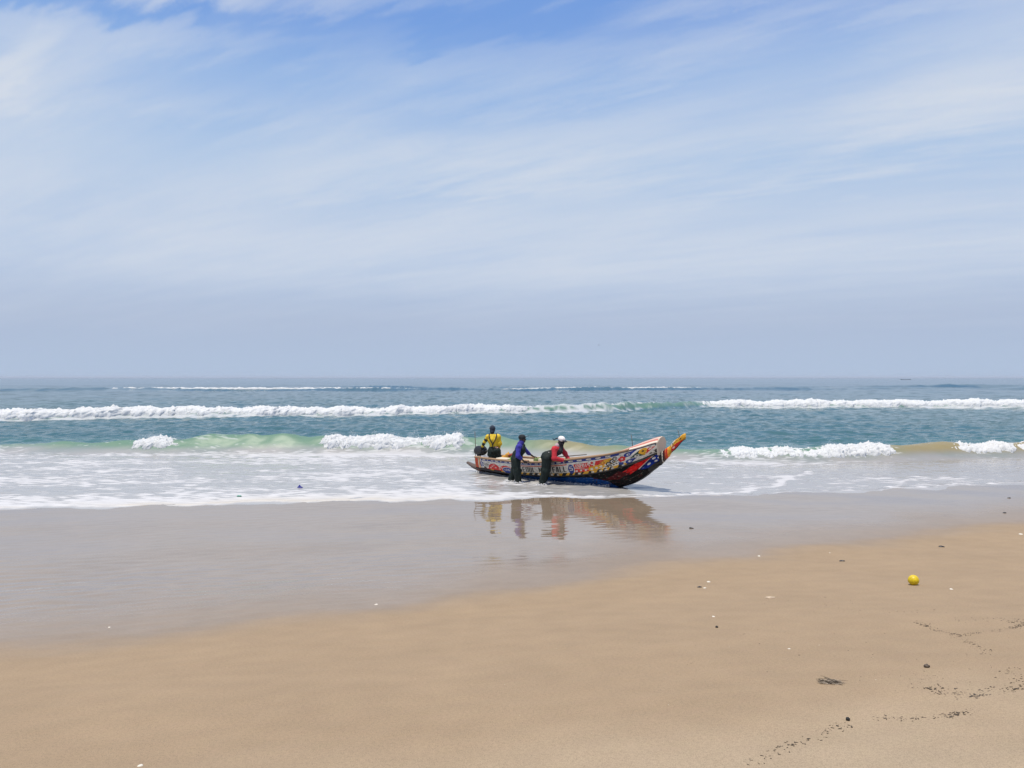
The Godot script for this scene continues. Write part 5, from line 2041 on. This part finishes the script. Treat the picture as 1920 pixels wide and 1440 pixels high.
func ramp(im: Image, a: Color, b: Color) -> ImageTexture:
	var d := im.get_data()
	var out := PackedByteArray()
	out.resize(d.size() * 3)
	for i in d.size():
		var c := a.lerp(b, d[i] / 255.0)
		out[i * 3] = c.r8
		out[i * 3 + 1] = c.g8
		out[i * 3 + 2] = c.b8
	return ImageTexture.create_from_image(Image.create_from_data(im.get_width(), im.get_height(), false, Image.FORMAT_RGB8, out))


func debris(called: String, path: Array, count: int, spread: float, size: float, mat: Material, s: int) -> void:
	var r := RandomNumberGenerator.new()
	r.seed = s
	var chip := lump(Vector3(1.0, 0.28, 0.5), 200 + s, 0.8, 5, 7)
	chip.surface_set_material(0, mat)
	var mm := MultiMesh.new()
	mm.transform_format = MultiMesh.TRANSFORM_3D
	mm.mesh = chip
	mm.instance_count = count
	for i in count:
		var t := r.randf() * (path.size() - 1)
		t = clampf(t + 0.25 * n_a.get_noise_1d(t * 6.0 + s), 0.0, path.size() - 1.001)
		var k := int(t)
		if n_b.get_noise_1d(t * 5.0 + s * 7.0) < -0.25:
			t = clampf(t + r.randf_range(-0.4, 0.4), 0.0, path.size() - 1.001)
			k = int(t)
		var x := lerpf(path[k][0], path[k + 1][0], t - k) + r.randfn(0, spread)
		var d := lerpf(path[k][1], path[k + 1][1], t - k) + r.randfn(0, spread)
		var z := size * r.randf_range(0.25, 0.8) * (1.7 if r.randf() < 0.12 else 1.0)
		var bs := Basis(Vector3.UP, r.randfn(0.0, 0.9)).scaled_local(Vector3(z * r.randf_range(0.7, 1.8), z, z))
		mm.set_instance_transform(i, Transform3D(bs, on_sand(x, d, z * 0.1)))
	var o := MultiMeshInstance3D.new()
	o.name = numbered(called, self)
	o.multimesh = mm
	add_child(o, true)
	tag(o, "", "", "", "stuff")


# ---------------------------------------------------------------- far off
func make_far_things() -> void:
	# a low open boat near the horizon
	var st := begin()
	var rows := []
	for j in 3:
		var row := []
		for i in 13:
			var t := i / 12.0
			var up := pow(absf(t - 0.5) * 2.0, 3.0) * 1.6
			row.append(Vector3(lerpf(-10.0, 10.0, t), [-0.4, 0.3, 0.9][j] + up * j * 0.5, [0.3, 0.9, 1.2][j] * (1.0 - pow(absf(t - 0.5) * 2.0, 4.0))))
		rows.append(row)
	sheet(st, rows, false)
	var back := rows.map(func(row): return row.map(func(p): return p * Vector3(1, 1, -1)))
	sheet(st, back, true)
	var far := put("distant_boat", done(st), flat(0.16, 0.17, 0.20, 0.8))  # grey paled in the colour itself to suggest distance haze
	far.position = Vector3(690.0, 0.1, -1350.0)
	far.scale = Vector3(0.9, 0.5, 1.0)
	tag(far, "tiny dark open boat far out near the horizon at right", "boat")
	# a seabird
	st = begin(false)
	tube(st, [Vector3(-0.20, 0, 0), Vector3(-0.05, 0.02, 0), Vector3(0.12, 0.02, 0), Vector3(0.24, 0.05, 0)], [0.01, 0.05, 0.055, 0.015], 6)
	for s in [-1.0, 1.0]:
		var a := Vector3(0.10, 0.03, 0.0)
		var b := Vector3(-0.06, 0.03, 0.0)
		var c := Vector3(0.02, 0.20, s * 0.30)
		var d := Vector3(-0.12, 0.17, s * 0.30)
		var e := Vector3(-0.12, 0.14, s * 0.62)
		for k in 2:
			var up := Vector3(0, 0.008, 0) * (1 - k)
			if (s > 0) == (k == 0):
				quad(st, b + up, d + up, c + up, a + up)
				tri(st, d + up, e + up, c + up)
			else:
				quad(st, a + up, c + up, d + up, b + up)
				tri(st, c + up, e + up, d + up)
	var bird := put("bird", done(st), flat(0.04, 0.04, 0.045, 0.9))
	bird.position = Vector3(28.2, 14.2, -250.0)
	tag(bird, "tiny dark seabird flying above the horizon right of centre", "bird")
